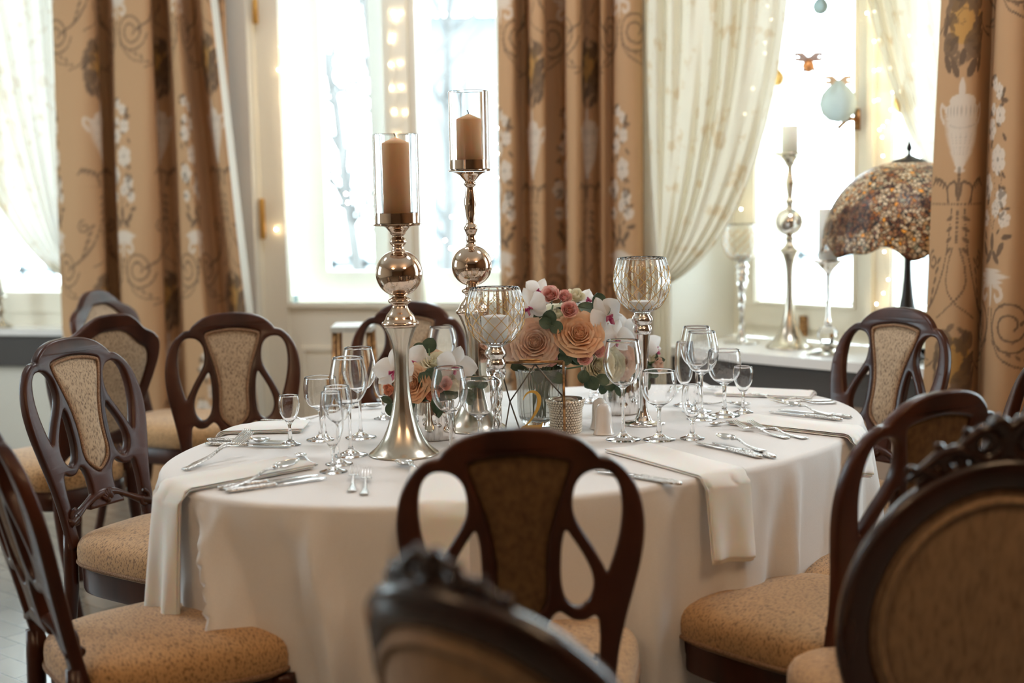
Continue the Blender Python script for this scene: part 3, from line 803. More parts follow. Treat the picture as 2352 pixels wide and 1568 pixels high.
def spoon_parts():
    b,_=fork_parts(); t=MB()
    v=[];f=[];n=20;R=8
    for side in (0,1):
        for j in range(R+1):
            k=j/R
            for i in range(n):
                a=2*PI*i/n; w=.0205*(1-.16*math.cos(a)); x=.066+k*.033*math.cos(a); y=k*w*math.sin(a)
                v.append(Vector((x,y,.0125-.0095*(1-k*k)+(.0013 if side else 0)+.004*(k*math.cos(a))*0)))
    for side in (0,1):
        o=side*(R+1)*n
        for j in range(R):
            for i in range(n): q=(o+j*n+i,o+j*n+(i+1)%n,o+(j+1)*n+(i+1)%n,o+(j+1)*n+i); f.append(q if side else q[::-1])
    o2=(R+1)*n
    for i in range(n): f.append((R*n+i,R*n+(i+1)%n,o2+R*n+(i+1)%n,o2+R*n+i))
    t.add(v,f); t.tube([(.026,0,.0125),(.034,0,.0125),(.040,0,.010)],[.0045,.0055,.004],8,flat=.5,up=(0,1,0))
    return b,t
def knife_parts():
    b=MB(); n=12; v=[];f=[]
    X=np.linspace(-.115,.0,20)
    for x in X:
        w=np.interp(x,[-.115,-.112,-.10,-.05,-.01,0],[.004,.0095,.0100,.0075,.0062,.0055]); t=np.interp(x,[-.115,-.1,0],[.003,.0052,.0042])
        for k in range(n):
            a=2*PI*k/n; v.append(Vector((x,w*math.cos(a),.0055+t*math.sin(a)*(1+.15*math.sin(x*800)))))
    for i in range(len(X)-1):
        for k in range(n): f.append((i*n+k,i*n+(k+1)%n,(i+1)*n+(k+1)%n,(i+1)*n+k))
    f.append(tuple(range(n))[::-1]); f.append(tuple((len(X)-1)*n+k for k in range(n))); b.add(v,f)
    t=MB(); X=np.linspace(-.003,.115,16); v=[];f=[]
    for x in X:
        up_=np.interp(x,[0,.02,.08,.10,.115],[.006,.0085,.0105,.009,.002]); lo_=-np.interp(x,[0,.02,.10,.115],[.005,.0085,.0075,.004])
        v+=[Vector((x,up_,.0062)),Vector((x,lo_,.0052)),Vector((x,lo_,.0042)),Vector((x,up_,.0036))]
    for i in range(len(X)-1):
        for k in range(4): f.append((i*4+k,i*4+(k+1)%4,(i+1)*4+(k+1)%4,(i+1)*4+k))
    f.append((3,2,1,0)); e=(len(X)-1)*4; f.append((e,e+1,e+2,e+3)); t.add(v,f)
    return b,t
CUT={}
def cutlery(kind,tip,end,label,sc=1.0,lift=0.0,tilt=0.0,roll=0.0):
    """tip / handle end given as photo points on the table"""
    parts={'fork':('tines',fork_parts),'spoon':('spoon_bowl',spoon_parts),'knife':('blade',knife_parts),'teaspoon':('spoon_bowl',spoon_parts)}[kind]
    if parts[0]+kind not in CUT:
        h,t=parts[1](); r=bpy.data.objects.new('proto',None)
        CUT[parts[0]+kind]=(h,t,{})
    a=on(*tip,TZ+lift); c=on(*end,TZ+lift); d=a-c; ang=math.atan2(d.y,d.x); m=(a+c)/2
    o=thing(kind,label,'spoon' if 'spoon' in kind else kind,(m.x,m.y,TZ+.0005+lift),ang,'silver flatware on the table')
    o.rotation_euler=(roll,tilt,ang); o.scale=(sc,sc,sc)
    h,t,cache=CUT[parts[0]+kind]
    for nm,mbx in (('handle',h),(parts[0],t)):
        if nm not in cache: ob=mbx.build(nm,engraved if nm=='handle' else steel,o); cache[nm]=ob.data
        else: link(bpy.data.objects.new(nm,cache[nm]),o)
    return o
# left place setting
cutlery('fork',(818,1072),(805,1150),'left silver fork of the pair pointing away, in front of the tulip glass',.95)
cutlery('fork',(846,1078),(834,1158),'right silver fork of the pair pointing away, in front of the tulip glass',.95)
cutlery('spoon',(714,1072),(488,1122),'large silver spoon resting on two knives at the front left',1.0,lift=.014,tilt=-.10)
cutlery('knife',(730,1096),(500,1126),'silver knife under the large spoon at the front left',.95)
cutlery('knife',(752,1102),(516,1134),'silver knife nearest the cloth edge at the front left',.95)
cutlery('teaspoon',(668,1040),(742,1078),'small silver dessert spoon left of the tulip glass',.62)
cutlery('fork',(620,1020),(382,1072),'silver fork lying aslant, its tines crossing the knives at the left end',1.05,lift=.018,tilt=-.17)
cutlery('fork',(605,1012),(405,1064),'second silver fork tucked behind the slanting one at the left end',1.0,lift=.018,tilt=-.17)
cutlery('knife',(700,1030),(442,1022),'silver knife at the left end under the fork tines',.95)
cutlery('knife',(690,1020),(455,1013),'silver knife furthest back at the left end',.95)
cutlery('spoon',(640,1022),(470,1008),'silver spoon resting beside the left end knives',.85,lift=.008)
cutlery('fork',(735,970),(605,966),'silver fork beyond the far left napkin',.85)
cutlery('spoon',(862,938),(760,945),'silver spoon lying behind the left cluster of glasses',.85)
cutlery('knife',(880,930),(770,935),'silver knife lying behind the left cluster of glasses',.85)
cutlery('fork',(1120,905),(1080,940),'silver fork behind the twisted goblet stem',.7)
cutlery('spoon',(912,1066),(1000,1100),'silver spoon tip in front of the big candlestick foot',.9)
# right place settings
cutlery('knife',(1592,1018),(1757,1056),'silver knife lying lowest under the spoon at the front right',.97)
cutlery('spoon',(1617,998),(1790,1050),'large silver spoon lying over the knives at the front right',.95,lift=.009)
cutlery('knife',(1640,1022),(1778,1054),'second silver knife beneath the large front right spoon',.93)
cutlery('fork',(1652,976),(1845,1016),'left silver fork of the pair beside the right napkin',.97)
cutlery('fork',(1692,978),(1884,1016),'right silver fork of the pair beside the right napkin',.97)
cutlery('teaspoon',(1645,978),(1695,972),'small silver spoon above the right pair of forks',.55)
cutlery('spoon',(1766,926),(1952,964),'large silver spoon at the right end of the table',.95,lift=.009)
cutlery('knife',(1764,948),(1938,968),'silver knife beneath the spoon at the right end',.93)
cutlery('knife',(1790,944),(1955,962),'second silver knife beneath the spoon at the right end',.93)
cutlery('fork',(1768,926),(1900,922),'silver fork lying beyond the large spoon at the right end',.95)
cutlery('fork',(1790,934),(1898,928),'second silver fork lying beyond the spoon at the right end',.95)
cutlery('spoon',(1700,935),(1620,928),'silver spoon behind the small cordial glass at the right',.85)
cutlery('knife',(1622,905),(1738,912),'silver knife at the back right, behind the wine glasses',.95)
cutlery('fork',(1600,890),(1720,908),'silver fork at the back right, behind the wine glasses',.95)
cutlery('fork',(1545,912),(1560,890),'silver fork seen between the glass stems at the back right',.9)
cutlery('knife',(1440,1092),(1511,1106),'silver knife handle end seen through the near chair back',.93)
cutlery('knife',(1430,1095),(1485,1104),'second silver knife beside the one seen through the near chair back',.9)

# ------------------------------------------------------------------ chairs
def curve_solid(splines, extrude, bevel, name='tmp'):
    """closed 2-D outlines (first = outer, rest = holes) -> extruded, bevelled solid as (verts, faces)"""
    cu=bpy.data.curves.new(name,'CURVE'); cu.dimensions='2D'; cu.fill_mode='BOTH'; cu.extrude=extrude; cu.bevel_depth=bevel; cu.bevel_resolution=3; cu.offset=-bevel
    for pts in splines:
        sp=cu.splines.new('POLY'); sp.points.add(len(pts)-1)
        for i,p in enumerate(pts): sp.points[i].co=(p[0],p[1],0,1)
        sp.use_cyclic_u=True
    ob=bpy.data.objects.new(name,cu); COL.objects.link(ob)
    dg=bpy.context.evaluated_depsgraph_get(); dg.update()
    me=bpy.data.meshes.new_from_object(ob.evaluated_get(dg))
    bm=bmesh.new(); bm.from_mesh(me)
    # cut the large flat faces finer so that they can be bent
    bmesh.ops.triangulate(bm,faces=[f for f in bm.faces if len(f.verts)>4])
    zs=[v.co.y for v in bm.verts]; lo,hi=min(zs),max(zs); k=lo+.03
    while k<hi:
        bmesh.ops.bisect_plane(bm,geom=bm.verts[:]+bm.edges[:]+bm.faces[:],plane_co=(0,k,0),plane_no=(0,1,0)); k+=.035
    bmesh.ops.remove_doubles(bm,verts=bm.verts,dist=.0001)
    v=[x.co.copy() for x in bm.verts]; bm.verts.index_update(); f=[tuple(x.index for x in q.verts) for q in bm.faces]
    bm.free(); bpy.data.objects.remove(ob); bpy.data.curves.remove(cu); bpy.data.meshes.remove(me)
    return v,f
TOPZ=.985
def back_y(z,x=0):
    h=z-.46
    return -.205-.235*max(h,0)-.04*max(h,0)**2+ (0.30*x*x) 
def mirror(half):   # half: list from top centre (x>=0) ... returns closed outline
    L=[(-x,y) for (x,y) in half if x>1e-6][::-1]; return half+L
OUT_R=[(0,0),(.05,-.0035),(.09,-.016),(.118,-.036),(.130,-.051),(.150,-.056),(.175,-.078),(.194,-.112),(.2035,-.155),(.2045,-.195),(.199,-.24),(.188,-.29),(.174,-.35),(.162,-.42),(.156,-.52)]
IN_R=[(.124,-.52),(.128,-.44),(.1305,-.38),(.128,-.345)]
LOOP_R=[(.122,-.337),(.110,-.344),(.098,-.346),(.084,-.343),(.072,-.334),(.062,-.329),(.050,-.340),(.042,-.362),(.040,-.39),(.044,-.415),(.060,-.428),(.060,-.440)]
def smooth_seg(p,n=5): return [(v.x,v.y) for v in catmull(p,n)]
outer_half=smooth_seg(OUT_R[:5],4)[:-1]+smooth_seg(OUT_R[4:],4)+smooth_seg(IN_R,3)[:-1]+smooth_seg([IN_R[-1]]+LOOP_R[:-1],3)+[(.060,-.440),(0,-.440)]
outer=outer_half+[(-x,y) for (x,y) in outer_half[1:-1]][::-1]
HA=[(.128,-.0745),(.147,-.080),(.161,-.102),(.1665,-.14),(.164,-.18),(.157,-.215),(.149,-.243),(.143,-.258),(.1355,-.243),(.117,-.207),(.100,-.178),(.0885,-.152),(.0865,-.125),(.092,-.098),(.107,-.080)]
HB=[(.0745,-.180),(.084,-.192),(.094,-.208),(.107,-.232),(.117,-.258),(.1195,-.282),(.113,-.305),(.098,-.320),(.084,-.317),(.072,-.300),(.0665,-.270),(.0665,-.23),(.069,-.200)]
PAN=[(0,-.046),(.05,-.051),(.078,-.058),(.083,-.066),(.078,-.088),(.064,-.13),(.051,-.175),(.0435,-.22),(.042,-.26),(.043,-.29),(.037,-.318),(.018,-.338),(0,-.348)]
def cl(p,n=4): return [(v.x,v.y) for v in catmull(p,n,closed=True)]
pan_full=mirror(PAN)
pan_out=[(v.x,v.y) for v in catmull(pan_full,4,closed=True)]
def upto(v): # 2-D back plane coords (x, y=down, z=depth) -> chair coords
    z=TOPZ+v[1]; return Vector((v[0], back_y(z,v[0])+v[2], z))
CH={}
def chair_meshes():
    hA=cl(HA); hB=cl(HB); mirr=lambda p:[(-x,y) for x,y in p]
    v,f=curve_solid([outer,hA,mirr(hA),hB,mirr(hB),pan_out],.006,.0075)
    b=MB(); b.add([upto(p) for p in v],f); CH['back_frame']=(b,wood)
    # raised bead moulding along the arch
    # upholstered panel, both sides
    b=MB(); rings=[1.03,.99,.93,.84,.7,.5,.25]; c0=Vector((0,-.20,0)); n=len(pan_out)
    for side,h0 in ((1,.014),(-1,.006)):
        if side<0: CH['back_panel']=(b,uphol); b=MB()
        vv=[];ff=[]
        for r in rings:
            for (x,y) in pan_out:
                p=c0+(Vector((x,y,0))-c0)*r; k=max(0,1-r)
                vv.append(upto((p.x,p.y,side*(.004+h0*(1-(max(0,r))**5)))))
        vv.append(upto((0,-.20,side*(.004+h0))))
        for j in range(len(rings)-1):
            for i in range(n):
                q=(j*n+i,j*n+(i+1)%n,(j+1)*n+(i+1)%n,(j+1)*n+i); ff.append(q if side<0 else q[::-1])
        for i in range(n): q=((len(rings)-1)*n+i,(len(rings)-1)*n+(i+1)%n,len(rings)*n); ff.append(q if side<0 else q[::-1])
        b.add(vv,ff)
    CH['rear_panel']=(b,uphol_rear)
    b=MB(); b.tube([upto((x*.965,-.2+(y+.2)*.965,.012)) for x,y in pan_out],.0045,6,closed=True); CH['braid_trim']=(b,braid_m)
    # seat
    def seat_out(sc,n=56,sq=4.0):
        o=[]
        for k in range(n):
            a=2*PI*k/n; c,s=math.cos(a),math.sin(a)
            x=abs(c)**(2/sq)*(1 if c>0 else -1); y=abs(s)**(2/sq)*(1 if s>0 else -1)
            w=.205+.030*y; yy=.005+.215*y+.012*(1-x*x)*(y>0)
            o.append((x*w*sc,.005+(yy-.005)*sc))
        return o
    b=MB(); prof=[(.97,.425),(1.0,.43),(1.012,.445),(1.015,.462),(1.005,.478),(.975,.490),(.92,.499),(.82,.507),(.66,.514),(.45,.519),(.2,.521)]
    v=[];f=[];n=56
    for s,z in prof: v+=[Vector((x,y,z)) for x,y in seat_out(s)]
    v.append(Vector((0,.005,.5215)))
    for j in range(len(prof)-1):
        for i in range(n): f.append((j*n+i,j*n+(i+1)%n,(j+1)*n+(i+1)%n,(j+1)*n+i))
    for i in range(n): f.append(((len(prof)-1)*n+i,(len(prof)-1)*n+(i+1)%n,len(prof)*n))
    f.append(tuple(range(n))[::-1]); b.add(v,f); CH['seat_cushion']=(b,uphol_seat)
    b=MB(); b.tube([Vector((x,y,.436)) for x,y in seat_out(1.008)],.0055,6,closed=True); CH['seat_braid']=(b,braid_m)
    b=MB(); v=[];f=[]
    for s,z in ((.90,.36),(.955,.362),(.965,.37),(.965,.425),(.93,.428)): v+=[Vector((x,y,z)) for x,y in seat_out(s)]
    for j in range(4):
        for i in range(n): f.append((j*n+i,j*n+(i+1)%n,(j+1)*n+(i+1)%n,(j+1)*n+i))
    f.append(tuple(range(n))[::-1]); f.append(tuple(4*n+i for i in range(n))); b.add(v,f); CH['seat_rail']=(b,wood)
    # scrolled cross rail with a carved shell
    b=MB(); P=[]
    for k in range(41):
        t=k/40*2-1; x=.150*t; z=.560+.020*math.cos(t*PI*1.0)-.012*abs(t)**3; P.append(Vector((x,back_y(z,x)+.004,z)))
    b.tube(P,[.0105+.003*math.cos(k/40*4*PI) for k in range(41)],10,flat=1.5,up=(0,1,0))
    for s in (-1,1):
        cx,cz=s*.122,.538; b.tube([Vector((cx+ r*math.cos(a)*s, back_y(cz,cx)+.014, cz+r*math.sin(a))) for a,r in [(PI/2-i*.42,.024*(1-i/18)) for i in range(15)]],.006,8)
    CH['cross_rail']=(b,wood)
    b=MB()
    for k in range(-3,4):
        a=k*.33; L=.030*(1-.06*abs(k)); p0=Vector((0,back_y(.565)+.012,.560)); p1=p0+Vector((L*math.sin(a),.004,L*math.cos(a)))
        b.tube([p0,p0.lerp(p1,.5)+Vector((0,.004,0)),p1],[.003,.006,.0035],8)
    b.sphere((0,back_y(.56)+.014,.560),.009,10,8); CH['shell_carving']=(b,wood)
    for s,nm in ((-1,'l'),(1,'r')):
        q=MB(); P=[];R=[]
        for z,w,dy in ((.50,.017,0),(.44,.019,.0),(.36,.019,-.002),(.25,.0175,-.018),(.12,.016,-.05),(.0,.0155,-.085)):
            P.append(Vector((s*(.142+.006*(.5-z)),-.212+dy,z))); R.append(w)
        q.tube(P,R,10,up=(0,1,0)); CH['leg_rear_'+nm]=(q,wood)
        q=MB(); P=[];R=[]
        for z,w,o in ((.425,.026,0),(.38,.027,.004),(.32,.024,.012),(.24,.019,.014),(.15,.0145,.006),(.07,.013,.0),(.03,.016,.004),(.012,.022,.012),(.0,.021,.013)):
            P.append(Vector((s*(.195+o),.175+o,z))); R.append(w)
        pp=catmull(P,3); rr=list(np.interp(np.linspace(0,1,len(pp)),np.linspace(0,1,len(R)),R)); q.tube(pp,rr,10,up=(0,1,0)); CH['leg_front_'+nm]=(q,wood)
chair_meshes()
CGRP='vase-splat dining chairs around the oval table'
first_chair=None
def dining_chair(bt,fac,label,hscale=1.0):
    """bt: world x,y of the middle of the crest; fac: facing direction"""
    global first_chair
    fx,fy=fac; l=math.hypot(fx,fy); fx/=l; fy/=l
    rot=math.atan2(fy,fx)-PI/2; off=back_y(TOPZ)
    loc=(bt[0]-fx*off, bt[1]-fy*off, 0)
    if first_chair is None:
        t=thing('dining_chair',label,'chair',loc,rot,CGRP)
        for k,(mb,m) in CH.items():
            nm='leg' if k.startswith('leg') else k
            par=t
            o=mb.build(nm,m,par)
            if nm in ('back_frame','seat_rail'): autosmooth(o,50)
        ch={c.name:c for c in t.children}
        ch['braid_trim'].parent=ch['back_panel']; ch['seat_braid'].parent=ch['seat_cushion']; ch['shell_carving'].parent=ch['cross_rail']
        first_chair=t; return t
    return dup(first_chair,loc,rot,label,CGRP)
def bt(px,D,py=800): p=at(px,py,D); return (p.x,p.y)
dining_chair(bt(1190,2.24,1000),(.02,1),'nearest dining chair seen from behind, in front of the table centre')
def by_origin(o,fac,label):
    l=math.hypot(*fac); off=back_y(TOPZ); return dining_chair((o[0]+fac[0]/l*off,o[1]+fac[1]/l*off),fac,label)
by_origin((-.715,2.77),(.84,.54),'dining chair at the lower left corner, seen edge on with its whole seat showing')
dining_chair(bt(150,3.74),(.88,-.48),'dining chair at the left end facing the table, teal sheen on its carved front')
dining_chair(bt(535,4.40),(.16,-.98),'dining chair standing straight before the left drape, facing the camera')
dining_chair(bt(952,4.68),(-.30,-.95),'dining chair behind the table and the tall candlesticks, before the glazed door')
dining_chair(bt(2072,4.14),(-.80,-.60),'dining chair below the mosaic lamp, before the right window')
dining_chair(bt(2170,2.54,900),(-.53,.85),'dining chair at the right front, seen from behind, golden seat to its left')
by_origin((.875,3.17),(-.97,.12),'dining chair at the right end of the table, cut by the photo edge')

# plain spoon-backed chairs further back at the left
def spoon_chair(px,D,fac,label):
    out=[(0,0),(.05,-.004),(.09,-.024),(.13,-.055),(.175,-.075),(.205,-.105),(.212,-.15),(.200,-.21),(.178,-.28),(.158,-.35),(.150,-.44),(.150,-.53)]
    inn=[(0,-.055),(.04,-.058),(.075,-.075),(.115,-.105),(.150,-.125),(.164,-.16),(.156,-.21),(.136,-.28),(.120,-.34),(.105,-.375),(.05,-.392),(0,-.395)]
    o2=smooth_seg(out,4); low=[(.120,-.53),(.118,-.46),(.09,-.435),(0,-.43)]
    oh=o2+low; full=oh+[(-x,y) for x,y in oh[1:-1]][::-1]; hole=[(v.x,v.y) for v in catmull(mirror(inn),4,closed=True)]
    fx,fy=fac; l=math.hypot(fx,fy); fx/=l; fy/=l; rot=math.atan2(fy,fx)-PI/2; off=back_y(TOPZ); B_=bt(px,D)
    t=thing('side_chair',label,'chair',(B_[0]-fx*off,B_[1]-fy*off,0),rot,'spoon-backed side chairs at the left')
    v,f=curve_solid([full,hole],.006,.0075); b=MB(); b.add([upto(p) for p in v],f); autosmooth(b.build('back_frame',wood,t),50)
    b=MB(); n=len(hole); c0=Vector((0,-.22,0)); rings=[1.02,.97,.88,.7,.4]
    for side in (1,-1):
        vv=[];ff=[]
        for r in rings:
            for (x,y) in hole:
                p=c0+(Vector((x,y,0))-c0)*r; vv.append(upto((p.x,p.y,side*(.004+.014*(1-r**5)))))
        vv.append(upto((0,-.22,side*.018)))
        for j in range(len(rings)-1):
            for i in range(n):
                q=(j*n+i,j*n+(i+1)%n,(j+1)*n+(i+1)%n,(j+1)*n+i); ff.append(q if side<0 else q[::-1])
        for i in range(n): q=((len(rings)-1)*n+i,(len(rings)-1)*n+(i+1)%n,len(rings)*n); ff.append(q if side<0 else q[::-1])
        b.add(vv,ff)
    b.build('back_panel',uphol,t)
    for k in ('seat_cushion','seat_rail','leg_rear_l','leg_rear_r','leg_front_l','leg_front_r'):
        CH[k][0].build('leg' if 'leg' in k else k,CH[k][1],t)
    return t
spoon_chair(262,4.42,(-.80,.60),'side chair with full padded back turned away, behind the left dining chair')
spoon_chair(222,5.45,(.95,-.32),'side chair furthest back at the left, pale padded back against the drape')

# carved oval-back chairs in the foreground
def oval_chair(name,cx,cy,zc,fac,label,wrap=0.0,hw=.24,hh=.268,recl=.20,cs=1.0):
    fx,fy=fac; l=math.hypot(fx,fy); fx/=l; fy/=l; rot=math.atan2(fy,fx)-PI/2
    def U(x,zr,d):   # x across, zr height relative to centre, d towards the front
        z=zc+zr; y=-.20-recl*(z-.46)+d
        if wrap: 
            R=1/wrap; xx=(R-d)*math.sin(x/R); y+= (R)*(1-math.cos(x/R)); return Vector((xx,y,z))
        return Vector((x,y,z))
    t=thing(name,label,'chair',(cx,cy,0),rot,'carved oval-backed chairs in the foreground')
    # frame ring with moulded profile
    b=MB(); NS=96; prof=[(.000,.010),(.004,.016),(.012,.019),(.022,.019),(.030,.015),(.036,.018),(.044,.017),(.050,.010),(.050,-.010),(.040,-.018),(.010,-.018),(.0,-.010)]
    v=[];f=[]
    for k in range(NS):
        a=2*PI*k/NS; 
        for (r,d) in prof: v.append(U((hw-r)*math.cos(a),(hh-r)*math.sin(a),d))
    m=len(prof)
    for k in range(NS):
        for i in range(m): f.append((k*m+i,k*m+(i+1)%m,((k+1)%NS)*m+(i+1)%m,((k+1)%NS)*m+i))
    b.add(v,f); b.build('back_frame',wood_dark,t)
    b=MB()
    for side in (1,-1):
        vv=[];ff=[];rings=[1.0,.95,.88,.8,.65,.45,.2]
        for r in rings:
            for k in range(NS):
                a=2*PI*k/NS; vv.append(U((hw-.046)*r*math.cos(a),(hh-.046)*r*math.sin(a),side*(.006+(.022 if side>0 else .012)*(1-r**4))))
        vv.append(U(0,0,side*(.006+(.022 if side>0 else .012))))
        for j in range(len(rings)-1):
            for k in range(NS): q=(j*NS+k,j*NS+(k+1)%NS,(j+1)*NS+(k+1)%NS,(j+1)*NS+k); ff.append(q if side<0 else q[::-1])
        for k in range(NS): q=((len(rings)-1)*NS+k,(len(rings)-1)*NS+(k+1)%NS,len(rings)*NS); ff.append(q if side<0 else q[::-1])
        b.add(vv,ff)
    pn=b.build('back_panel',uphol_dull,t)
    b=MB(); b.tube([U((hw-.066)*math.cos(2*PI*k/NS),(hh-.066)*math.sin(2*PI*k/NS),-.012) for k in range(NS)],.007,6,closed=True)
    b.tube([U((hw-.066)*math.cos(2*PI*k/NS),(hh-.066)*math.sin(2*PI*k/NS),.020) for k in range(NS)],.007,6,closed=True); b.build('piping',uphol_dull,pn)
    # carved crest: scrolls, leaves and a pierced shell
    b=MB()
    def scroll(x,z,R,dirn,st,turns=1.6,w=.012,d=0.0):
        P=[];W=[]; x*=cs; z=hh+(z-hh)*cs; R*=cs; w*=cs
        for i in range(28):
            k=i/27; a=st+dirn*2*PI*turns*k; r=R*(1-.78*k); P.append(U(x+r*math.cos(a),z+r*math.sin(a),d)); W.append(w*(1-.45*k))
        b.tube(P,W,10,flat=1.3)
    for s in (-1,1):
        scroll(s*.034,hh+.024,.035,s,PI/2+s*.2,1.5,.0125)
        scroll(s*.078,hh-.006,.022,-s,PI/2+s*1.2,1.4,.010)
        scroll(s*.118,hh-.036,.017,s,PI/2-s*.4,1.3,.009)
        K=lambda x,z,d: U(x*cs,hh+z*cs,d*cs)
        b.tube([K(s*.02,.045,0),K(s*.05,.036,0),K(s*.075,.014,0),K(s*.10,.006,0),K(s*.125,-.014,0),K(s*.150,-.034,0)],[v_*cs for v_ in (.006,.010,.008,.011,.008,.004)],10,flat=1.2)
        for (x,z,a,L) in ((.055,.030,.6,.022),(.095,.012,.9,.02),(.135,-.02,1.1,.018)):
            p=Vector((s*x,z)); q=p+Vector((s*math.sin(a),math.cos(a)))*L; b.tube([K(p.x,p.y,0),K((p.x+q.x)/2,(p.y+q.y)/2,.006),K(q.x,q.y,0)],[.005*cs,.009*cs,.002*cs],8)
    for k in range(-3,4):
        a=k*.36; b.tube([K(0,.002,.006),K(.018*math.sin(a),.002+.022*math.cos(a),.012),K(.034*math.sin(a),.002+.040*math.cos(a),.004)],[.005*cs,.0085*cs,.004*cs],8)
    b.sphere(K(0,.046,0),.013*cs,12,8); b.sphere(K(0,-.004,.006),.012*cs,12,8)
    b.build('carved_crest',wood_dark,t)
    # seat and legs
    for k in ('seat_cushion','seat_rail'):
        o=CH[k][0].build(k,CH[k][1] if k=='seat_cushion' else wood_dark,t); o.scale=(1.0,.98,1)
    for s in (-1,1):
        q=MB(); q.tube([U(s*.14,-hh*.80,0),Vector((s*.155,-.215,.44)),Vector((s*.16,-.235,.2)),Vector((s*.16,-.29,0))],[.016,.02,.018,.016],10); q.build('leg',wood_dark,t)
        q=MB(); CH_=CH['leg_front_'+('l' if s<0 else 'r')][0]; o=CH_.build('leg',wood_dark,t); o.scale=(1.08,1.08,1)
        # open arms
        if wrap:
            q=MB(); q.tube([U(s*hw*.97,-.10,0),Vector((s*.24,-.02,.66)),Vector((s*.265,.10,.65)),Vector((s*.25,.14,.60)),Vector((s*.225,.13,.43))],[.014,.017,.019,.015,.016],10); q.build('armrest',wood_dark,t)
    return t
p=at(2290,1400,2.15); oval_chair('carved_chair',p.x-.03,p.y+.235,.685,(-.06,1),'carved oval-back chair at the lower right corner, seen from behind')
p=at(990,1324,1.46); oval_chair('carved_armchair',p.x+.616*.30,p.y+.788*.30,.690,(.616,.788),'blurred dark carved chair crest at the bottom edge, nearest the camera',wrap=5.0,cs=.62)

# ------------------------------------------------------------------ glasses
GL={}
def glass_profile(kind):
    """outer points from foot up: stem part and bowl part (outer), wall thickness"""
    G={ # foot radius, stem r, stem top z, bowl points (r,z)
     'wine':(.0375,.0038,.108,[(.0045,.108),(.010,.114),(.022,.122),(.034,.137),(.0405,.156),(.0405,.172),(.0375,.192),(.0335,.212)]),
     'redwine':(.039,.0038,.112,[(.0045,.112),(.012,.118),(.026,.127),(.038,.145),(.0435,.165),(.043,.183),(.039,.203),(.034,.225)]),
     'water':(.036,.0045,.070,[(.0055,.070),(.012,.076),(.026,.085),(.0355,.100),(.0385,.118),(.038,.137),(.0355,.153)]),
     'tulip':(.031,.0042,.052,[(.005,.052),(.010,.060),(.019,.075),(.0245,.095),(.0265,.115),(.0258,.135),(.0235,.158),(.021,.178)]),
     'cordial':(.026,.0042,.050,[(.005,.050),(.009,.056),(.0165,.067),(.0225,.080),(.0252,.095),(.0250,.108),(.0225,.119)]),
     'smalltulip':(.028,.0042,.042,[(.005,.042),(.010,.049),(.018,.061),(.0225,.078),(.0232,.095),(.0215,.112),(.0195,.122)]),
    }
    return G[kind]
def glass(kind,px,py,label,sc=1.0,name=None):
    """px,py : centre of the foot in the photo"""
    p=on(px,py,TZ)
    foot,sr,st,bowl=glass_profile(kind)
    nm={'wine':'wine_glass','redwine':'wine_glass','water':'water_goblet','tulip':'tulip_glass','cordial':'cordial_glass','smalltulip':'cordial_glass'}[kind]
    t=thing(nm,label,'glass',(p.x,p.y,TZ+.0006),0,'stemmed glasses on the table'); t.scale=(sc,sc,sc)
    if kind not in GL:
        seg=40
        a=MB(); prof=[(.0,0.0),(foot*.97,0.0),(foot,.0012),(foot*.97,.0024),(foot*.7,.0046),(foot*.4,.0085),(foot*.2,.0140),(sr*1.2,.0225),(sr,.032),(sr*.92,(st+.03)/2),(sr,st-.008),(bowl[0][0],bowl[0][1])]
        a.lathe([(max(r,.00005),z) for r,z in prof],seg)
        B_=catmull(bowl,4); out=[(q.x,q.y) for q in B_]
        w=.0011; inn=[]
        base_z=bowl[0][1]+.006
        for (r,z) in out[::-1]:
            if z<base_z+.001: continue
            inn.append((max(r-w,.0005),z if z>base_z+.004 else z+.001))
        prof2=out+[(out[-1][0]-w*.5,out[-1][1]+.0006)]+inn+[(.0003,base_z)]
        b=MB(); b.lathe(prof2,seg)
        GL[kind]=(a.build('stem',glass_m,t).data,b.build('bowl',glass_m,t).data)
    else:
        link(bpy.data.objects.new('stem',GL[kind][0]),t); link(bpy.data.objects.new('bowl',GL[kind][1]),t)
    return t
glass('cordial',667,1022,'small cordial glass leftmost on the table',1.0)
glass('water',738,1010,'round water goblet just right of the leftmost cordial glass',1.0)
glass('redwine',829,1005,'tall wine glass furthest back in the left cluster',.98)
glass('redwine',806,1046,'tall wine glass in the middle of the left cluster, before the taller-set one',1.0)
glass('wine',779,1066,'wine glass second nearest in the left cluster, behind the tulip glass',.82)
glass('tulip',766,1084,'slim tulip glass nearest the camera in the left cluster',.98)
glass('cordial',881,962,'small cordial glass behind the big candlestick at its left',.98)
glass('redwine',1018,925,'wine glass seen above the left flower pot',.95)
glass('redwine',1036,1058,'wine glass in front of the left silver flower pot',.93)
glass('water',1103,1040,'broad water goblet before the twisted goblet stem',1.12)
glass('wine',1432,1010,'tall wine glass before the right silver flower pot, second glass from the shakers',1.12)
glass('water',1514,1010,'water goblet standing right of the tall wine glass, before the right pot',1.08)
glass('smalltulip',1590,1008,'little tulip glass nearest the front right cutlery',1.06)
glass('redwine',1600,945,'wine glass tallest in the right cluster, at the back',1.0)
glass('redwine',1612,962,'wine glass in front of the tallest one in the right cluster',1.0)
glass('water',1664,955,'round water goblet in the right cluster, left of the cordial glass',1.12)
glass('cordial',1707,948,'cordial glass rightmost on the table',1.02)
glass('tulip',1572,932,'slim tulip glass leftmost in the back right cluster',.98)
glass('cordial',1357,925,'small cordial glass seen between the vase and the right silver pot',1.0)
glass('wine',1385,905,'wine glass far back behind the cream roses',.9)

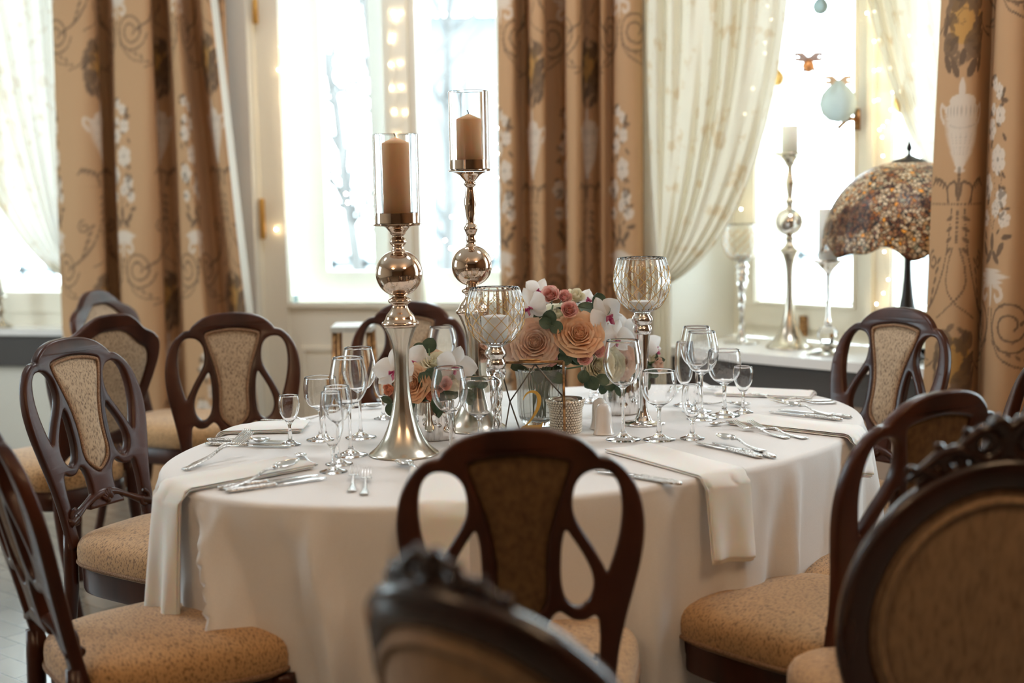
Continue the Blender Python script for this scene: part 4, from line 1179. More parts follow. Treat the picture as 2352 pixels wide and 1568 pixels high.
# ------------------------------------------------------------------ candlesticks with glass chimneys
def cyl_glass(b,r,z0,z1,w=.0022,seg=48): b.lathe([(r,z0),(r,z1),(r-w/2,z1+.001),(r-w,z1),(r-w,z0),(r,z0)],seg)
def candlestick(px,py,label,lower,neck,ball_r,ball_c,upper,cup_z,cup_r,gl_top,can_r,can_z,sc=1.0,metal=None):
    p=on(px,py,TZ); t=thing('candlestick',label,'candlestick',(p.x,p.y,TZ+.0005),0,'tall mirror-finish candlesticks')
    b=MB(); b.lathe([(.0005,.0008)]+[(q.x,q.y) for q in catmull(lower,4)],64,rib=lambda a,z: .035*abs(math.sin(6*a))*max(0,min(1,(z-.06)/.05))*max(0,min(1,(.32-z)/.05))); b.build('trumpet_base',metal or champagne,t)
    b=MB(); b.lathe([(q.x,q.y) for q in catmull(neck,4)],48); b.build('lower_collar',nickel,t)
    b=MB(); b.sphere((0,0,ball_c),ball_r,64,40); b.build('mirror_ball',nickel,t)
    b=MB(); b.lathe([(q.x,q.y) for q in catmull(upper,4)]+[(.0005,upper[-1][1])],48); b.build('upper_stem',nickel,t)
    b=MB(); b.lathe([(.0005,cup_z-.004),(cup_r*1.07,cup_z-.006),(cup_r*1.08,cup_z-.003),(cup_r*.97,cup_z),(cup_r*.95,cup_z+.022),(cup_r*.93,cup_z+.022),(cup_r*.93,cup_z+.001),(.0005,cup_z+.001)],56); autosmooth(b.build('cup',nickel,t),35)
    b=MB(); cyl_glass(b,cup_r*1.0,cup_z,gl_top); autosmooth(b.build('glass_chimney',glass_m,t),30)
    b=MB(); z1=can_z
    b.lathe([(.0005,cup_z+.0015),(can_r,cup_z+.0015),(can_r,z1-.012),(can_r*.97,z1-.009),(can_r*.5,z1-.003),(can_r*.12,z1+.002),(.0005,z1+.003)],48); c=b.build('candle',candle_m,t)
    b=MB(); b.tube([(0,0,z1),(0,0,z1+.006),(-.003,0,z1+.012)],.0011,6); b.build('wick',wick_m,c)
    return t
k=.000989
L_low=[(.079,.0008),(.079,.004),(.064,.016),(.050,.034),(.039,.056),(.030,.082),(.0225,.112),(.0175,.148),(.0158,.190),(.0165,.225),(.021,.252),(.029,.275),(.037,.292)]
L_neck=[(.037,.292),(.041,.295),(.042,.301),(.038,.304),(.034,.310),(.031,.318),(.023,.328),(.0175,.338),(.0185,.343),(.025,.348),(.026,.353),(.022,.357),(.015,.362),(.014,.372)]
L_up=[(.0185,.456),(.0175,.462),(.0135,.468),(.0130,.474),(.0180,.480),(.0185,.487),(.0135,.494),(.0125,.497),(.0165,.501),(.0180,.505),(.022,.510),(.029,.517),(.045,.521)]
candlestick(928,1043,'tall candlestick nearest the camera, its mirror ball left of centre',L_low,L_neck,.0525,.413,L_up,.526,.0505,.722,.0305,.713)
L_up2=[(.0155,.455),(.0145,.462),(.011,.470),(.0125,.478),(.011,.486),(.0125,.494),(.0165,.503),(.0165,.509),(.011,.518),(.0105,.530),(.0135,.552),(.0150,.570),(.0125,.590),(.0100,.606),(.0135,.611),(.0150,.616),(.0120,.620),(.020,.630),(.028,.638),(.042,.644)]
s2=lambda P,a,b_: [(r*a,z*b_) for r,z in P]
candlestick(1092,985,'taller candlestick behind, its candle standing highest of all',s2(L_low,1.0,.99),s2(L_neck,1.0,.985),.050,.408,[(r,z-.006) for r,z in L_up2],.645,.0485,.832,.0305,.775)

# ------------------------------------------------------------------ crystal goblets with gold lattice
def goblet(px,py,Hh,label,br=.069,twist=0.0,foot=.055,fill=None,loc=None,glassy=False,scale=1.0):
    p=on(px,py,TZ) if loc is None else Vector(loc)
    t=thing('crystal_goblet',label,'candle holder',(p.x,p.y,p.z+.0005),0,'cut crystal candle goblets'); t.scale=(scale,)*3
    zb=Hh-br*1.98     # bottom of the bowl
    def R(z): # bowl radius by height
        k=(z-zb)/(Hh-zb); return interp(k,[0,.03,.08,.16,.28,.42,.58,.76,.90,1.0],[.018,.027,.039,.050,.061,.0675,.0695,.067,.0625,.058])*br/.069
    zs=np.linspace(zb,Hh,26); seg=168
    rib=lambda a,z: .022*math.sin(14*a)**2
    prof=[(R(z),z) for z in zs]+[(R(Hh)-.002,Hh+.001)]+[(R(z)-.0035,z) for z in zs[::-1]][:-2]+[(.0005,zb+.008)]
    b=MB(); b.lathe(prof,seg,rib=rib); b.build('bowl',glass_m,t)
    # lattice lines
    b=MB(); n=14
    for k in range(n):
        for s in (-1,1):
            pts=[]
            for i in range(26):
                kk=.06+.80*i/25; z=zb+(Hh-zb)*kk; a=2*PI*k/n+s*kk*PI*.60; r=R(z)*1.012+.0006
                pts.append((r*math.cos(a),r*math.sin(a),z))
            b.tube(pts,.00085,4)
    b.build('gold_lattice',gold,t)
    b=MB(); b.lathe([(.0005,zb-.004),(.020,zb),(.019,zb-.004),(.024,zb-.010),(.0265,zb-.017),(.024,zb-.025),(.0185,zb-.029),(.022,zb-.034),(.0245,zb-.042),(.0225,zb-.050),(.016,zb-.055),(.0005,zb-.056)][::-1],40); b.build('beaded_collar',mercury,t)
    b=MB(); v=[];f=[];n=28;seg=32; z0=.020;z1=zb-.052
    for i in range(n+1):
        kx=i/n; z=z0+(z1-z0)*kx; r=interp(kx,[0,.08,.35,.7,1.0],[.016,.0105,.0085,.0135,.019])*(1+(.12*math.sin(kx*16) if twist else 0))
        for q in range(seg):
            a=2*PI*q/seg; rr=r*(1+.22*math.cos(4*(a+twist*kx)) ) if twist else r*(1+.05*math.cos(8*a))
            v.append(Vector((rr*math.cos(a),rr*math.sin(a),z)))
    for i in range(n):
        for q in range(seg): f.append((i*seg+q,i*seg+(q+1)%seg,(i+1)*seg+(q+1)%seg,(i+1)*seg+q))
    b.add(v,f); b.build('stem',glass_m if glassy else mercury,t)
    b=MB(); b.lathe([(.0005,.0005),(foot,.0005),(foot,.003),(foot*.8,.0045),(.024,.007),(.021,.012),(.019,.018),(.012,.024),(.0005,.024)],48); b.build('foot',mercury,t)
    b=MB(); b.lathe([(.0005,zb+.0085),(.030,zb+.010),(.031,zb+.030 if fill is None else zb+fill),(.0295,(zb+.031 if fill is None else zb+fill+.001)),(.0005,(zb+.031 if fill is None else zb+fill+.002))],32); b.build('candle',candle_w,t)
    return t
goblet(1143,1015,.366,'crystal goblet with gold diamond lines left of the number frame',twist=5.0,fill=.070,glassy=True)
goblet(1477,973,.418,'crystal goblet with gold diamond lines on a tall mirrored stem, right of the flowers',br=.0695)

# ------------------------------------------------------------------ silver flower pots, vase, votive, shakers
def pot(px,py,r,h,label):
    p=on(px,py,TZ); t=thing('silver_flower_pot',label,'pot',(p.x,p.y,TZ+.0005),0,'mirrored silver flower pots')
    b=MB(); b.lathe([(.0005,0),(r*.90,0),(r*.97,.004),(r,.014),(r,h*.5),(r*.985,h-.004),(r*.97,h),(r*.93,h-.001),(r*.92,.01),(.0005,.01)],96,rib=lambda a,z:.008*abs(math.sin(22*a))*(z>.03)); b.build('pot_body',mercury,t)
    b=MB(); b.lathe([(.0005,h-.014),(r*.915,h-.014),(r*.915,h-.016),(.0005,h-.016)],32); b.build('floral_foam',leafm,t); return t,p
def two_tone(name,c1,c2,sc=20,rough=.6,sheen=.2,lo=.35,hi=.65): return noise_color(mat(name,c1,rough,sheen=sheen),c1,c2,(sc,sc,sc),3,lo,hi)
leafm=two_tone('eucalyptus_leaf',(.045,.085,.048),(.10,.15,.095),25,.5)
leafd=two_tone('dark_green_leaf',(.02,.05,.022),(.055,.10,.045),25,.45)
stem_g=mat('flower_stem',(.10,.16,.06),.6)
def petal_mat(name,c1,c2,sc=30):
    m=cloth_trans(name,c1,.25,noise=None)
    N=m.node_tree.nodes;L=m.node_tree.links
    tc=N.new('ShaderNodeTexCoord'); no=N.new('ShaderNodeTexNoise'); no.inputs['Scale'].default_value=sc; cr=N.new('ShaderNodeValToRGB')
    cr.color_ramp.elements[0].position=.38; cr.color_ramp.elements[0].color=(*c1,1); cr.color_ramp.elements[1].position=.64; cr.color_ramp.elements[1].color=(*c2,1)
    L.new(tc.outputs['Object'],no.inputs['Vector']); L.new(no.outputs['Fac'],cr.inputs[0])
    for n in N:
        if n.type in('BSDF_DIFFUSE','BSDF_TRANSLUCENT'): L.new(cr.outputs[0],n.inputs['Color'])
    return m
PM={'peach':petal_mat('peach_rose_petal',(.82,.49,.30),(.86,.62,.43)),'blush':petal_mat('blush_rose_petal',(.84,.57,.44),(.87,.70,.57)),
    'pink':petal_mat('pink_rose_petal',(.82,.42,.38),(.88,.66,.58),60),'cream':petal_mat('cream_rose_petal',(.82,.76,.55),(.86,.82,.68)),
    'coral':petal_mat('coral_petal',(.80,.33,.20),(.88,.50,.34),60),'white':petal_mat('white_orchid_petal',(.84,.83,.81),(.88,.87,.86)),
    'plum':petal_mat('magenta_orchid_lip',(.45,.05,.16),(.72,.30,.42),90)}
def petal(b,R,hgt,w,base,az,open_,curl,rnd,nu=8,nv=7):
    """cupped petal wrapped on a bud: base radius, height, angular width, opening"""
    ph=rnd.uniform(0,6)
    def P(u,v):
        s=(u-.5)*2; width=w*(1-.0*v)*math.sqrt(max(.02,1-(abs(v*1.02-.52)/.60)**2.4)) 
        a=az+s*width
        r=base+(R-base)*(v**.8)*(1+open_*v)+curl*max(0,v-.72)**1.3*5*R - .10*R*(1-s*s)*(v>.0)*0
        z=hgt*(v**.85)*(1-.18*abs(s)**2.2)-curl*max(0,v-.8)**1.5*6*hgt
        r*=1+.03*math.sin(3*s+ph)+.05*s*s*v
        return Vector((r*math.cos(a),r*math.sin(a),z+.02*hgt*math.sin(5*s+ph)*v))
    b.grid(P,nu,nv)
def rose_mesh(r,seed,layers=None,bud=False):
    rnd=random.Random(seed); b=MB()
    spec=layers or [(.07,.70,2,1.8,-.3,0),(.14,.76,3,1.5,-.28,0),(.22,.79,4,1.25,-.22,0),(.31,.80,4,1.15,-.15,.0),(.41,.80,5,1.0,-.08,.02),(.52,.77,5,.95,-.02,.04),(.64,.72,6,.86,.03,.06),(.77,.64,6,.82,.07,.08),(.89,.55,7,.74,.10,.10),(1.0,.44,7,.70,.13,.12)]
    if bud: spec=[(.16,.95,2,1.7,-.35,0),(.32,1.0,3,1.25,-.3,0),(.50,1.0,4,1.0,-.28,0),(.66,.95,4,.95,-.22,.02),(.80,.85,5,.85,-.12,.05)]
    off=rnd.uniform(0,6)
    for (k,h,n,w,op,cu) in spec:
        off+=.7
        for i in range(n):
            petal(b,r*k,r*h*1.02,w*rnd.uniform(.92,1.1),r*.06+r*k*.25,off+2*PI*i/n+rnd.uniform(-.12,.12),op,cu,rnd)
    b.sphere((0,0,r*.3),r*.42,10,6,(1,1,.8))
    return b
def basis(dirv):
    d=Vector(dirv).normalized(); return d.to_track_quat('Z','Y').to_matrix().to_4x4()
def place(o,loc,dirv,spin=0): o.matrix_local=Matrix.Translation(loc)@basis(dirv)@Matrix.Rotation(spin,4,'Z')
def rose(par,px,py,D,r,kind,seed,dirv=(0,-1,.35),bud=False,base=None,label=None):
    c=at(px,py,D)-base; d=Vector(dirv).normalized()
    b=rose_mesh(r,seed,bud=bud); o=b.build('rose' if not bud else 'rosebud',PM[kind],par); place(o,c-d*r*.45,dirv,seed*1.3)
    if label: o['label']=label
    s=MB(); 
    for i in range(5):
        a=2*PI*i/5; s.tube([(0,0,-.002),(r*.35*math.cos(a),r*.35*math.sin(a),r*.05),(r*.62*math.cos(a),r*.62*math.sin(a),r*.30)],[r*.10,r*.09,.0005],5,flat=.3)
    s.tube([(0,0,.0),(0,0,-r*1.0)],r*.07,6); s.build('sepals',leafd,o)
    return o
def orchid(par,px,py,D,r,seed,dirv=(0,-1,.1),spin=0.0,base=None):
    b=MB(); rnd=random.Random(seed)
    def pet(az,L,W,lift=.15,wide=.55):
        def P(u,v):
            s=(u-.5)*2; w=W*math.sin(PI*min(1,(.04+.96*v)**.85))**.7; x=v*L; y=s*w*.5*(1+.0*v); z=lift*L*math.sin(v*PI*.5)*.5-.22*w*(s*s)+.03*L*math.sin(3*s+seed+4*v)
            return Vector((x*math.cos(az)-y*math.sin(az),x*math.sin(az)+y*math.cos(az),z))
        b.grid(P,8,9)
    for az in (PI/2,PI/2+2.15,PI/2-2.15): pet(az,r*1.0,r*.72,-.1)
    for az in (.12,PI-.12): pet(az,r*1.05,r*1.15,.22)
    o=b.build('orchid',PM['white'],par); c=at(px,py,D)-base; place(o,c,dirv,spin)
    q=MB()
    for s in (-1,1): q.tube([(0,-.05*r,.02*r),(s*.16*r,-.12*r,.16*r),(s*.13*r,-.02*r,.30*r)],[.05*r,.11*r,.04*r],8,flat=.5)
    q.tube([(0,-.08*r,.04*r),(0,-.22*r,.22*r),(0,-.38*r,.20*r),(0,-.46*r,.30*r)],[.07*r,.12*r,.10*r,.03*r],8,flat=.5)
    q.build('orchid_lip',PM['plum'],o); return o
def leaf_obj(par,px,py,D,L,W,dirv,up,base,m=None,round_=True):
    """round eucalyptus leaf growing from its base towards dirv"""
    d=Vector(dirv).normalized(); n=Vector(up); n=(n-d*n.dot(d)).normalized(); s_=d.cross(n); c=at(px,py,D)-base-d*L*.5
    b=MB()
    def P(u,v):
        s=(u-.5)*2; w=W*.5*(math.sin(PI*min(1,max(0,(.02+.98*v))))**(.55 if round_ else .8)); return c+d*(v*L)+s_*(s*w)+n*(.10*W*s*s-.08*L*(v-.5)**2)
    b.grid(P,6,10); b.tube([c-d*L*.25,c,c+d*L*.5],[.0012,.0012,.0006],5); return b.build('leaf',m or leafm,par)

pot1,pp1=pot(997,1006,.0525,.098,'ribbed mirrored pot behind the big candlestick, holding flowers')
pot2,pp2=pot(1424,948,.0545,.100,'ribbed mirrored pot right of the vase, behind the white shakers')
D1,D2=pp1.y,pp2.y
# vase with inner glass
pv=on(1243,975,TZ); vs=thing('fluted_glass_vase','fluted smoky glass vase holding the central bouquet','vase',(pv.x,pv.y,TZ+.0005))
smoke=mat('smoky_fluted_glass',(.80,.79,.76),.03,trans=.88,ior=1.3)
b=MB(); vp=[(.0005,0),(.036,0),(.045,.005),(.052,.016),(.057,.035),(.0585,.06),(.0585,.09),(.060,.12),(.064,.145)]
b.lathe([(q.x,q.y) for q in catmull(vp,3)]+[(.0625,.146)]+[(q.x-.004,q.y+(.008 if q.y<.02 else 0)) for q in catmull(vp,3)[::-1][:-8]]+[(.0005,.012)],120,rib=lambda a,z:.03*abs(math.sin(15*a))*min(1,z/.02)); b.build('vase_body',smoke,vs)
b=MB()
for i in range(16):
    a=i*2.4; r=.012+.022*(i%3)/2; b.tube([(r*math.cos(a),r*math.sin(a),.02),(r*.7*math.cos(a+.6),r*.7*math.sin(a+.6),.08),(1.1*r*math.cos(a+1),1.1*r*math.sin(a+1),.145)],.0022,6)
b.build('flower_stems',stem_g,vs)

# votive cup covered in glass beads
pq=on(1300,992,TZ); vt=thing('beaded_votive_holder','small silver beaded votive cup beside the number frame','candle holder',(pq.x,pq.y,TZ+.0005))
beadm=mat('champagne_glass_beads',(.80,.72,.62),.14,metal=.45)
b=MB()
def vr(z): return interp(z,[0,.01,.055,.070,.082],[.036,.037,.038,.043,.0475])
for j in range(13):
    z=.003+.0063*j; r=vr(z); n=36
    for i in range(n):
        a=2*PI*(i+.5*(j%2))/n; b.sphere((r*math.cos(a),r*math.sin(a),z),.0034,7,5)
b.build('beads',beadm,vt)
b=MB(); b.lathe([(.0005,.002),(.034,.002),(.0355,.05),(.041,.07),(.046,.083),(.044,.083),(.039,.07),(.033,.05),(.032,.006),(.0005,.006)],48); b.build('glass_cup',mat('silvered_cup',(.55,.50,.44),.15,metal=.8),vt)
b=MB(); b.lathe([(.0005,.0065),(.030,.0065),(.031,.035),(.0005,.036)],32); b.build('candle',candle_w,vt)
# shakers
for (px,py,lb) in ((1387,997,'front white porcelain shaker of the bell-shaped pair'),(1378,984,'rear white porcelain shaker of the bell-shaped pair, half hidden')):
    p=on(px,py,TZ); t=thing('porcelain_shaker',lb,'shaker',(p.x,p.y,TZ+.0005),0,'bell-shaped porcelain shakers')
    b=MB(); b.lathe([(q.x,q.y) for q in catmull([(.0005,.0),(.024,.0),(.0245,.004),(.022,.014),(.0198,.030),(.0192,.050),(.0178,.062),(.0135,.071),(.006,.0755),(.0005,.0765)],3)],40); b.build('shaker_body',porcelain,t)
    q=MB(); 
    for k in range(3): q.sphere((.005*math.cos(k*2.1),.005*math.sin(k*2.1),.0752),.0009,6,4)
    q.build('shaker_holes',wick_m,t)

# ------------------------------------------------------------------ number frame
pf=(on(1150,1004,TZ)+on(1297,1004,TZ))/2
Df=on(1224,1004,TZ).y; fr=thing('table_number_frame','geometric brass and glass frame with a gold number 2','table number',(pf.x,pf.y,TZ+.0008),math.radians(-2))
fw,fh=.077,.178; tiltf=math.radians(4)
def FP(x,z,y=0): return Vector((x, y+math.sin(tiltf)*z*1.0, z*math.cos(tiltf)+.003))
def bar(b,p,q,w=.0028): b.tube([p,q],w,4)
A_=FP(-fw,0);B_=FP(fw,0);C_=FP(fw,fh);E_=FP(-fw,fh)
b=MB(); 
for p,q in ((A_,B_),(B_,C_),(C_,E_),(E_,A_)): bar(b,p,q,.0042)
b.tube([FP(-.03,fh+.004,.003),FP(.02,fh+.004,.003)],.0035,8); b.build('front_frame',brass_dark,fr)
bk=MB(); tm=FP(.008,fh-.012,.045); Lm=FP(-fw+.022,.075,.055); Rm=FP(fw-.002,.085,.055); lb_=FP(-fw+.008,.0,.04); rb_=FP(fw-.012,.0,.04); mbL=FP(-.030,.0,.05); mbR=FP(.048,.0,.05)
for p,q in ((E_,Lm),(Lm,lb_),(Lm,tm),(Lm,mbL),(tm,Rm),(C_,Rm),(Rm,rb_),(Rm,mbR),(E_,tm),(C_,tm),(lb_,mbL),(mbL,mbR),(mbR,rb_),(A_,lb_),(B_,rb_)): bar(bk,p,q,.0024)
bk.build('back_lattice',mat('dark_soldered_metal',(.20,.16,.13),.35,metal=.9),fr)
b=MB(); b.box(-fw+.004,fw-.004,-.0008,.0008,.004,fh-.003,lambda p:FP(p.x,p.z,p.y)); b.build('front_glass',pane_m,fr,smooth=False)
# numeral
b=MB(); sx=lambda x:(x-650)/3.92*1.0*.001*1.02; sz=lambda y:(1418-y)/3.92*.001*1.02+.009
mid_l=[(566,1120,4),(583,1085,9),(610,1055,14),(645,1042,17),(685,1050,22),(712,1085,28),(718,1130,29),(706,1185,26),(680,1240,20),(640,1300,14),(595,1350,11),(556,1378,8)]
M_=catmull([(x,y,w) for x,y,w in mid_l],5); v=[];f=[];n=len(M_)
for i,p in enumerate(M_):
    d=(M_[min(i+1,n-1)]-M_[max(i-1,0)]); d.z=0; d.normalize(); nrm=Vector((-d.y,d.x,0)); 
    for s in (-1,1): q=p+nrm*s*p.z*.62; v.append(FP(sx(q.x),sz(q.y),-.0016))
for i in range(n-1): f.append((2*i,2*i+1,2*i+3,2*i+2))
b.add(v,f)
foot_=[(538,1385),(560,1360),(600,1353),(700,1353),(728,1345),(742,1325),(750,1326),(732,1392),(538,1390)]
b.add([FP(sx(x),sz(y),-.0016) for x,y in foot_],[(0,1,2,8),(2,3,7,8),(3,4,5,6,7)])
o=b.build('number_two',gold_print,fr,smooth=False); md=o.modifiers.new('thickness','SOLIDIFY'); md.thickness=.0006

# ------------------------------------------------------------------ bouquets
def bouquet(label,loc): return thing('flower_bouquet',label,'flowers',loc,0,'blush and white bouquets')
V=Vector
bq=bouquet('large central bouquet of peach roses, pink buds and white orchids',(pv.x,pv.y,TZ+.13)); B0=V(bq.location); Dv=pv.y
rose(bq,1230,786,Dv-.06,.053,'blush',1,(-.12,-1,.32),base=B0,label='open blush rose with darker heart')
rose(bq,1330,766,Dv-.06,.052,'peach',2,(.1,-1,.55),base=B0,label='open peach rose')
rose(bq,1264,678,Dv-.02,.030,'pink',3,(-.1,-.9,.6),base=B0,bud=True); rose(bq,1296,683,Dv,.024,'pink',4,(.3,-.8,.5),base=B0,bud=True)
rose(bq,1307,712,Dv-.05,.028,'pink',5,(.1,-.9,.35),base=B0,bud=True)
rose(bq,1322,682,Dv+.02,.030,'cream',6,(.2,-.6,.9),base=B0,bud=True)
rose(bq,1342,820,Dv-.07,.026,'pink',7,(.1,-.9,.1),base=B0,bud=True); rose(bq,1372,805,Dv-.04,.024,'pink',8,(.5,-.8,.2),base=B0,bud=True)
rose(bq,1262,822,Dv-.05,.027,'pink',9,(0,-.9,-.1),base=B0,bud=True)
rose(bq,1282,725,Dv+.03,.045,'cream',10,(0,-.6,.9),base=B0); rose(bq,1222,745,Dv+.01,.040,'cream',11,(-.4,-.7,.6),base=B0)
rose(bq,1376,840,Dv-.01,.040,'cream',12,(.5,-.8,.1),base=B0)
rose(bq,1113,806,Dv-.03,.034,'blush',13,(-.6,-.7,-.3),base=B0,bud=True); rose(bq,1128,765,Dv+.0,.022,'pink',14,(-.5,-.7,.3),base=B0,bud=True)
rose(bq,1180,790,Dv+.0,.040,'blush',31,(-.5,-.7,.2),base=B0)
orchid(bq,1216,705,Dv-.03,.052,1,(-.5,-.8,.1),.4,B0); orchid(bq,1240,668,Dv+.01,.040,2,(.2,-.7,.4),-.5,B0); orchid(bq,1392,725,Dv-.02,.055,3,(.6,-.8,.1),.5,B0)
orchid(bq,1415,775,Dv-.0,.048,4,(.3,-.9,.0),-.2,B0); orchid(bq,1345,690,Dv+.04,.035,5,(.2,-.7,.6),1.0,B0)
for (px,py,dD,L,W,d,u) in ((1262,728,-.06,.042,.036,(.1,-.3,1),(0,-1,.2)),(1278,752,-.06,.036,.034,(.5,-.2,-.4),(0,-1,.3)),(1252,742,-.07,.034,.030,(-.7,-.1,.3),(0,-1,.3)),
    (1375,690,.0,.042,.038,(-.2,-.1,1),(.2,-1,.2)),(1385,712,-.01,.040,.036,(.8,0,.1),(.2,-1,.4)),(1350,708,.0,.05,.034,(.9,-.1,-.2),(0,-.8,.6)),(1367,725,-.01,.040,.03,(.3,-.1,-.9),(.4,-1,.2)),
    (1297,800,-.07,.036,.032,(-.4,-.2,.8),(0,-1,.2)),(1314,798,-.07,.032,.030,(.5,-.2,.7),(0,-1,.2)),(1300,822,-.06,.038,.034,(.1,-.2,-1),(0,-1,.2)),(1280,868,-.05,.045,.030,(.8,-.1,-.3),(0,-1,.4)),(1192,840,-.02,.045,.03,(-.9,-.1,-.2),(0,-1,.4)),
    (1238,725,-.02,.035,.03,(-.3,0,1),(0,-1,.1)),(1240,858,-.03,.05,.03,(-.3,-.1,-1),(0,-1,.3)),(1340,865,-.05,.034,.03,(-.2,-.1,-1),(0,-1,.3)),(1362,880,-.04,.04,.03,(.4,-.1,-.9),(0,-1,.3)),(1385,872,-.03,.036,.03,(.8,-.1,-.5),(0,-1,.4))):
    leaf_obj(bq,px,py,Dv+dD,L,W,d,u,B0)
for i in range(30):
    rr=random.Random(i+50); a=rr.uniform(0,2*PI); px=1270+85*math.cos(a)*rr.uniform(.2,1); py=790+75*math.sin(a)*rr.uniform(.2,1)
    leaf_obj(bq,px,py,Dv+rr.uniform(.0,.05),.05,.034,(math.cos(a),rr.uniform(-.3,.3),-math.sin(a)+.001),(rr.uniform(-.3,.3),-1,.3),B0,leafd)
b=MB()
for (px,py) in ((1230,800),(1330,790),(1270,700),(1380,760),(1130,800),(1200,720),(1340,840),(1370,700)):
    q=at(px,py,Dv+.01)-B0; b.tube([V((0,0,-.03)),V((q.x*.4,q.y*.4,q.z*.45)),q],.0022,5)
b.build('stems',stem_g,bq)

bq1=bouquet('small left bouquet of white orchids and a peach rose in a silver pot',(pp1.x,pp1.y,TZ+.099)); B1=V(bq1.location)
rose(bq1,946,880,D1-.05,.040,'peach',21,(-.35,-.9,.2),base=B1); rose(bq1,895,893,D1-.03,.021,'coral',22,(-.7,-.7,-.1),base=B1,bud=True); rose(bq1,1000,832,D1+.0,.040,'cream',23,(0,-.5,.9),base=B1)
rose(bq1,985,820,D1+.03,.034,'peach',24,(-.1,-.4,1),base=B1); rose(bq1,992,905,D1-.05,.020,'coral',25,(.1,-.9,-.1),base=B1,bud=True); rose(bq1,1022,880,D1-.05,.022,'pink',26,(.2,-.9,.2),base=B1,bud=True); rose(bq1,1008,888,D1-.04,.018,'pink',32,(0,-.9,.1),base=B1,bud=True)
rose(bq1,1035,860,D1-.02,.034,'cream',27,(.4,-.8,.4),base=B1)
orchid(bq1,905,850,D1-.05,.052,6,(-.3,-1,.1),.1,B1); orchid(bq1,945,835,D1-.0,.050,7,(-.2,-.9,.3),.9,B1); orchid(bq1,1048,840,D1-.03,.050,8,(.3,-1,.2),-.3,B1); orchid(bq1,1068,862,D1+.03,.035,9,(.8,-.6,.1),.3,B1)
for (px,py,dD,L,W,d,u) in ((986,792,.02,.040,.036,(.5,0,.9),(.2,-1,.1)),(965,798,.03,.034,.024,(-.9,0,.3),(0,-1,.3)),(975,868,-.06,.036,.034,(-.5,-.2,.6),(0,-1,.2)),(990,858,-.06,.034,.030,(.3,-.2,.9),(0,-1,.2)),(982,885,-.06,.034,.03,(-.2,-.2,-.9),(0,-1,.2)),
    (1002,865,-.06,.040,.024,(.1,-.1,1),(0,-1,.2)),(888,918,-.02,.030,.018,(-.8,0,.4),(0,-1,.3)),(897,940,-.02,.034,.026,(.1,0,-1),(0,-1,.2)),(1085,876,-.01,.046,.034,(.9,-.1,.05),(0,-1,.4)),(1105,880,.0,.040,.030,(.9,-.1,-.2),(0,-1,.5)),(1075,912,-.02,.045,.035,(.5,-.1,-.8),(0,-1,.3)),
    (1000,930,-.06,.045,.02,(.1,-.1,-1),(0,-1,.2)),(1012,945,-.06,.035,.012,(-.4,-.1,-1),(0,-1,.2)),(940,925,-.03,.05,.03,(-.2,0,-1),(0,-1,.2)),(970,905,-.03,.04,.03,(0,0,-1),(0,-1,.2))):
    leaf_obj(bq1,px,py,D1+dD,L,W,d,u,B1,leafd if L>.044 else leafm)
b=MB()
for (px,py) in ((946,880),(985,800),(1000,850),(1048,850),(895,893)):
    q=at(px,py,D1+.01)-B1; b.tube([V((0,0,-.03)),V((q.x*.4,q.y*.4,q.z*.5)),q],.002,5)
b.build('stems',stem_g,bq1)
for i in range(14):
    rr=random.Random(i+90); a=rr.uniform(0,2*PI); leaf_obj(bq1,995+48*math.cos(a),885+32*math.sin(a),D1+rr.uniform(-.02,.03),.045,.03,(math.cos(a),rr.uniform(-.3,.3),-math.sin(a)+.001),(rr.uniform(-.3,.3),-1,.3),B1,leafd)

bq2=bouquet('small right bouquet of cream roses and orchids in a silver pot',(pp2.x,pp2.y,TZ+.101)); B2=V(bq2.location)
rose(bq2,1392,838,D2-.06,.042,'cream',41,(-.2,-1,.2),base=B2); rose(bq2,1430,830,D2-.05,.040,'blush',42,(.1,-1,.3),base=B2); rose(bq2,1452,838,D2-.04,.028,'blush',43,(.3,-1,.2),base=B2,bud=True)
rose(bq2,1412,795,D2-.03,.028,'pink',44,(-.1,-.9,.4),base=B2,bud=True); rose(bq2,1448,800,D2-.0,.034,'blush',45,(.2,-.8,.6),base=B2)
rose(bq2,1508,838,D2+.02,.026,'blush',46,(.8,-.6,.1),base=B2,bud=True); rose(bq2,1490,815,D2+.02,.024,'cream',47,(.5,-.8,.2),base=B2,bud=True)
orchid(bq2,1432,765,D2-.02,.056,10,(.0,-1,.2),.2,B2); orchid(bq2,1472,795,D2-.0,.05,11,(.4,-.9,.1),-.4,B2); orchid(bq2,1500,800,D2+.04,.045,12,(.8,-.6,.2),.5,B2)
for (px,py,dD,L,W,d,u) in ((1497,822,.02,.040,.036,(.2,-.1,1),(.3,-1,.1)),(1360,855,-.05,.036,.034,(-.8,-.1,.3),(0,-1,.3)),(1378,868,-.06,.042,.036,(-.6,-.2,-.4),(0,-1,.4)),(1400,880,-.06,.045,.035,(.2,-.2,-.9),(0,-1,.3)),(1355,880,-.05,.036,.030,(-.7,-.1,-.5),(0,-1,.4)),
    (1425,895,-.06,.038,.03,(.2,-.1,-1),(0,-1,.3)),(1495,855,.0,.045,.03,(.8,-.1,-.4),(0,-1,.4)),(1478,880,.0,.04,.03,(.4,-.1,-1),(0,-1,.3)),(1512,828,.03,.038,.02,(.9,-.1,.1),(0,-1,.4)),(1340,868,-.03,.03,.024,(-1,0,0),(0,-1,.4)),(1385,893,-.05,.03,.024,(-.3,0,-1),(0,-1,.4))):
    leaf_obj(bq2,px,py,D2+dD,L,W,d,u,B2)
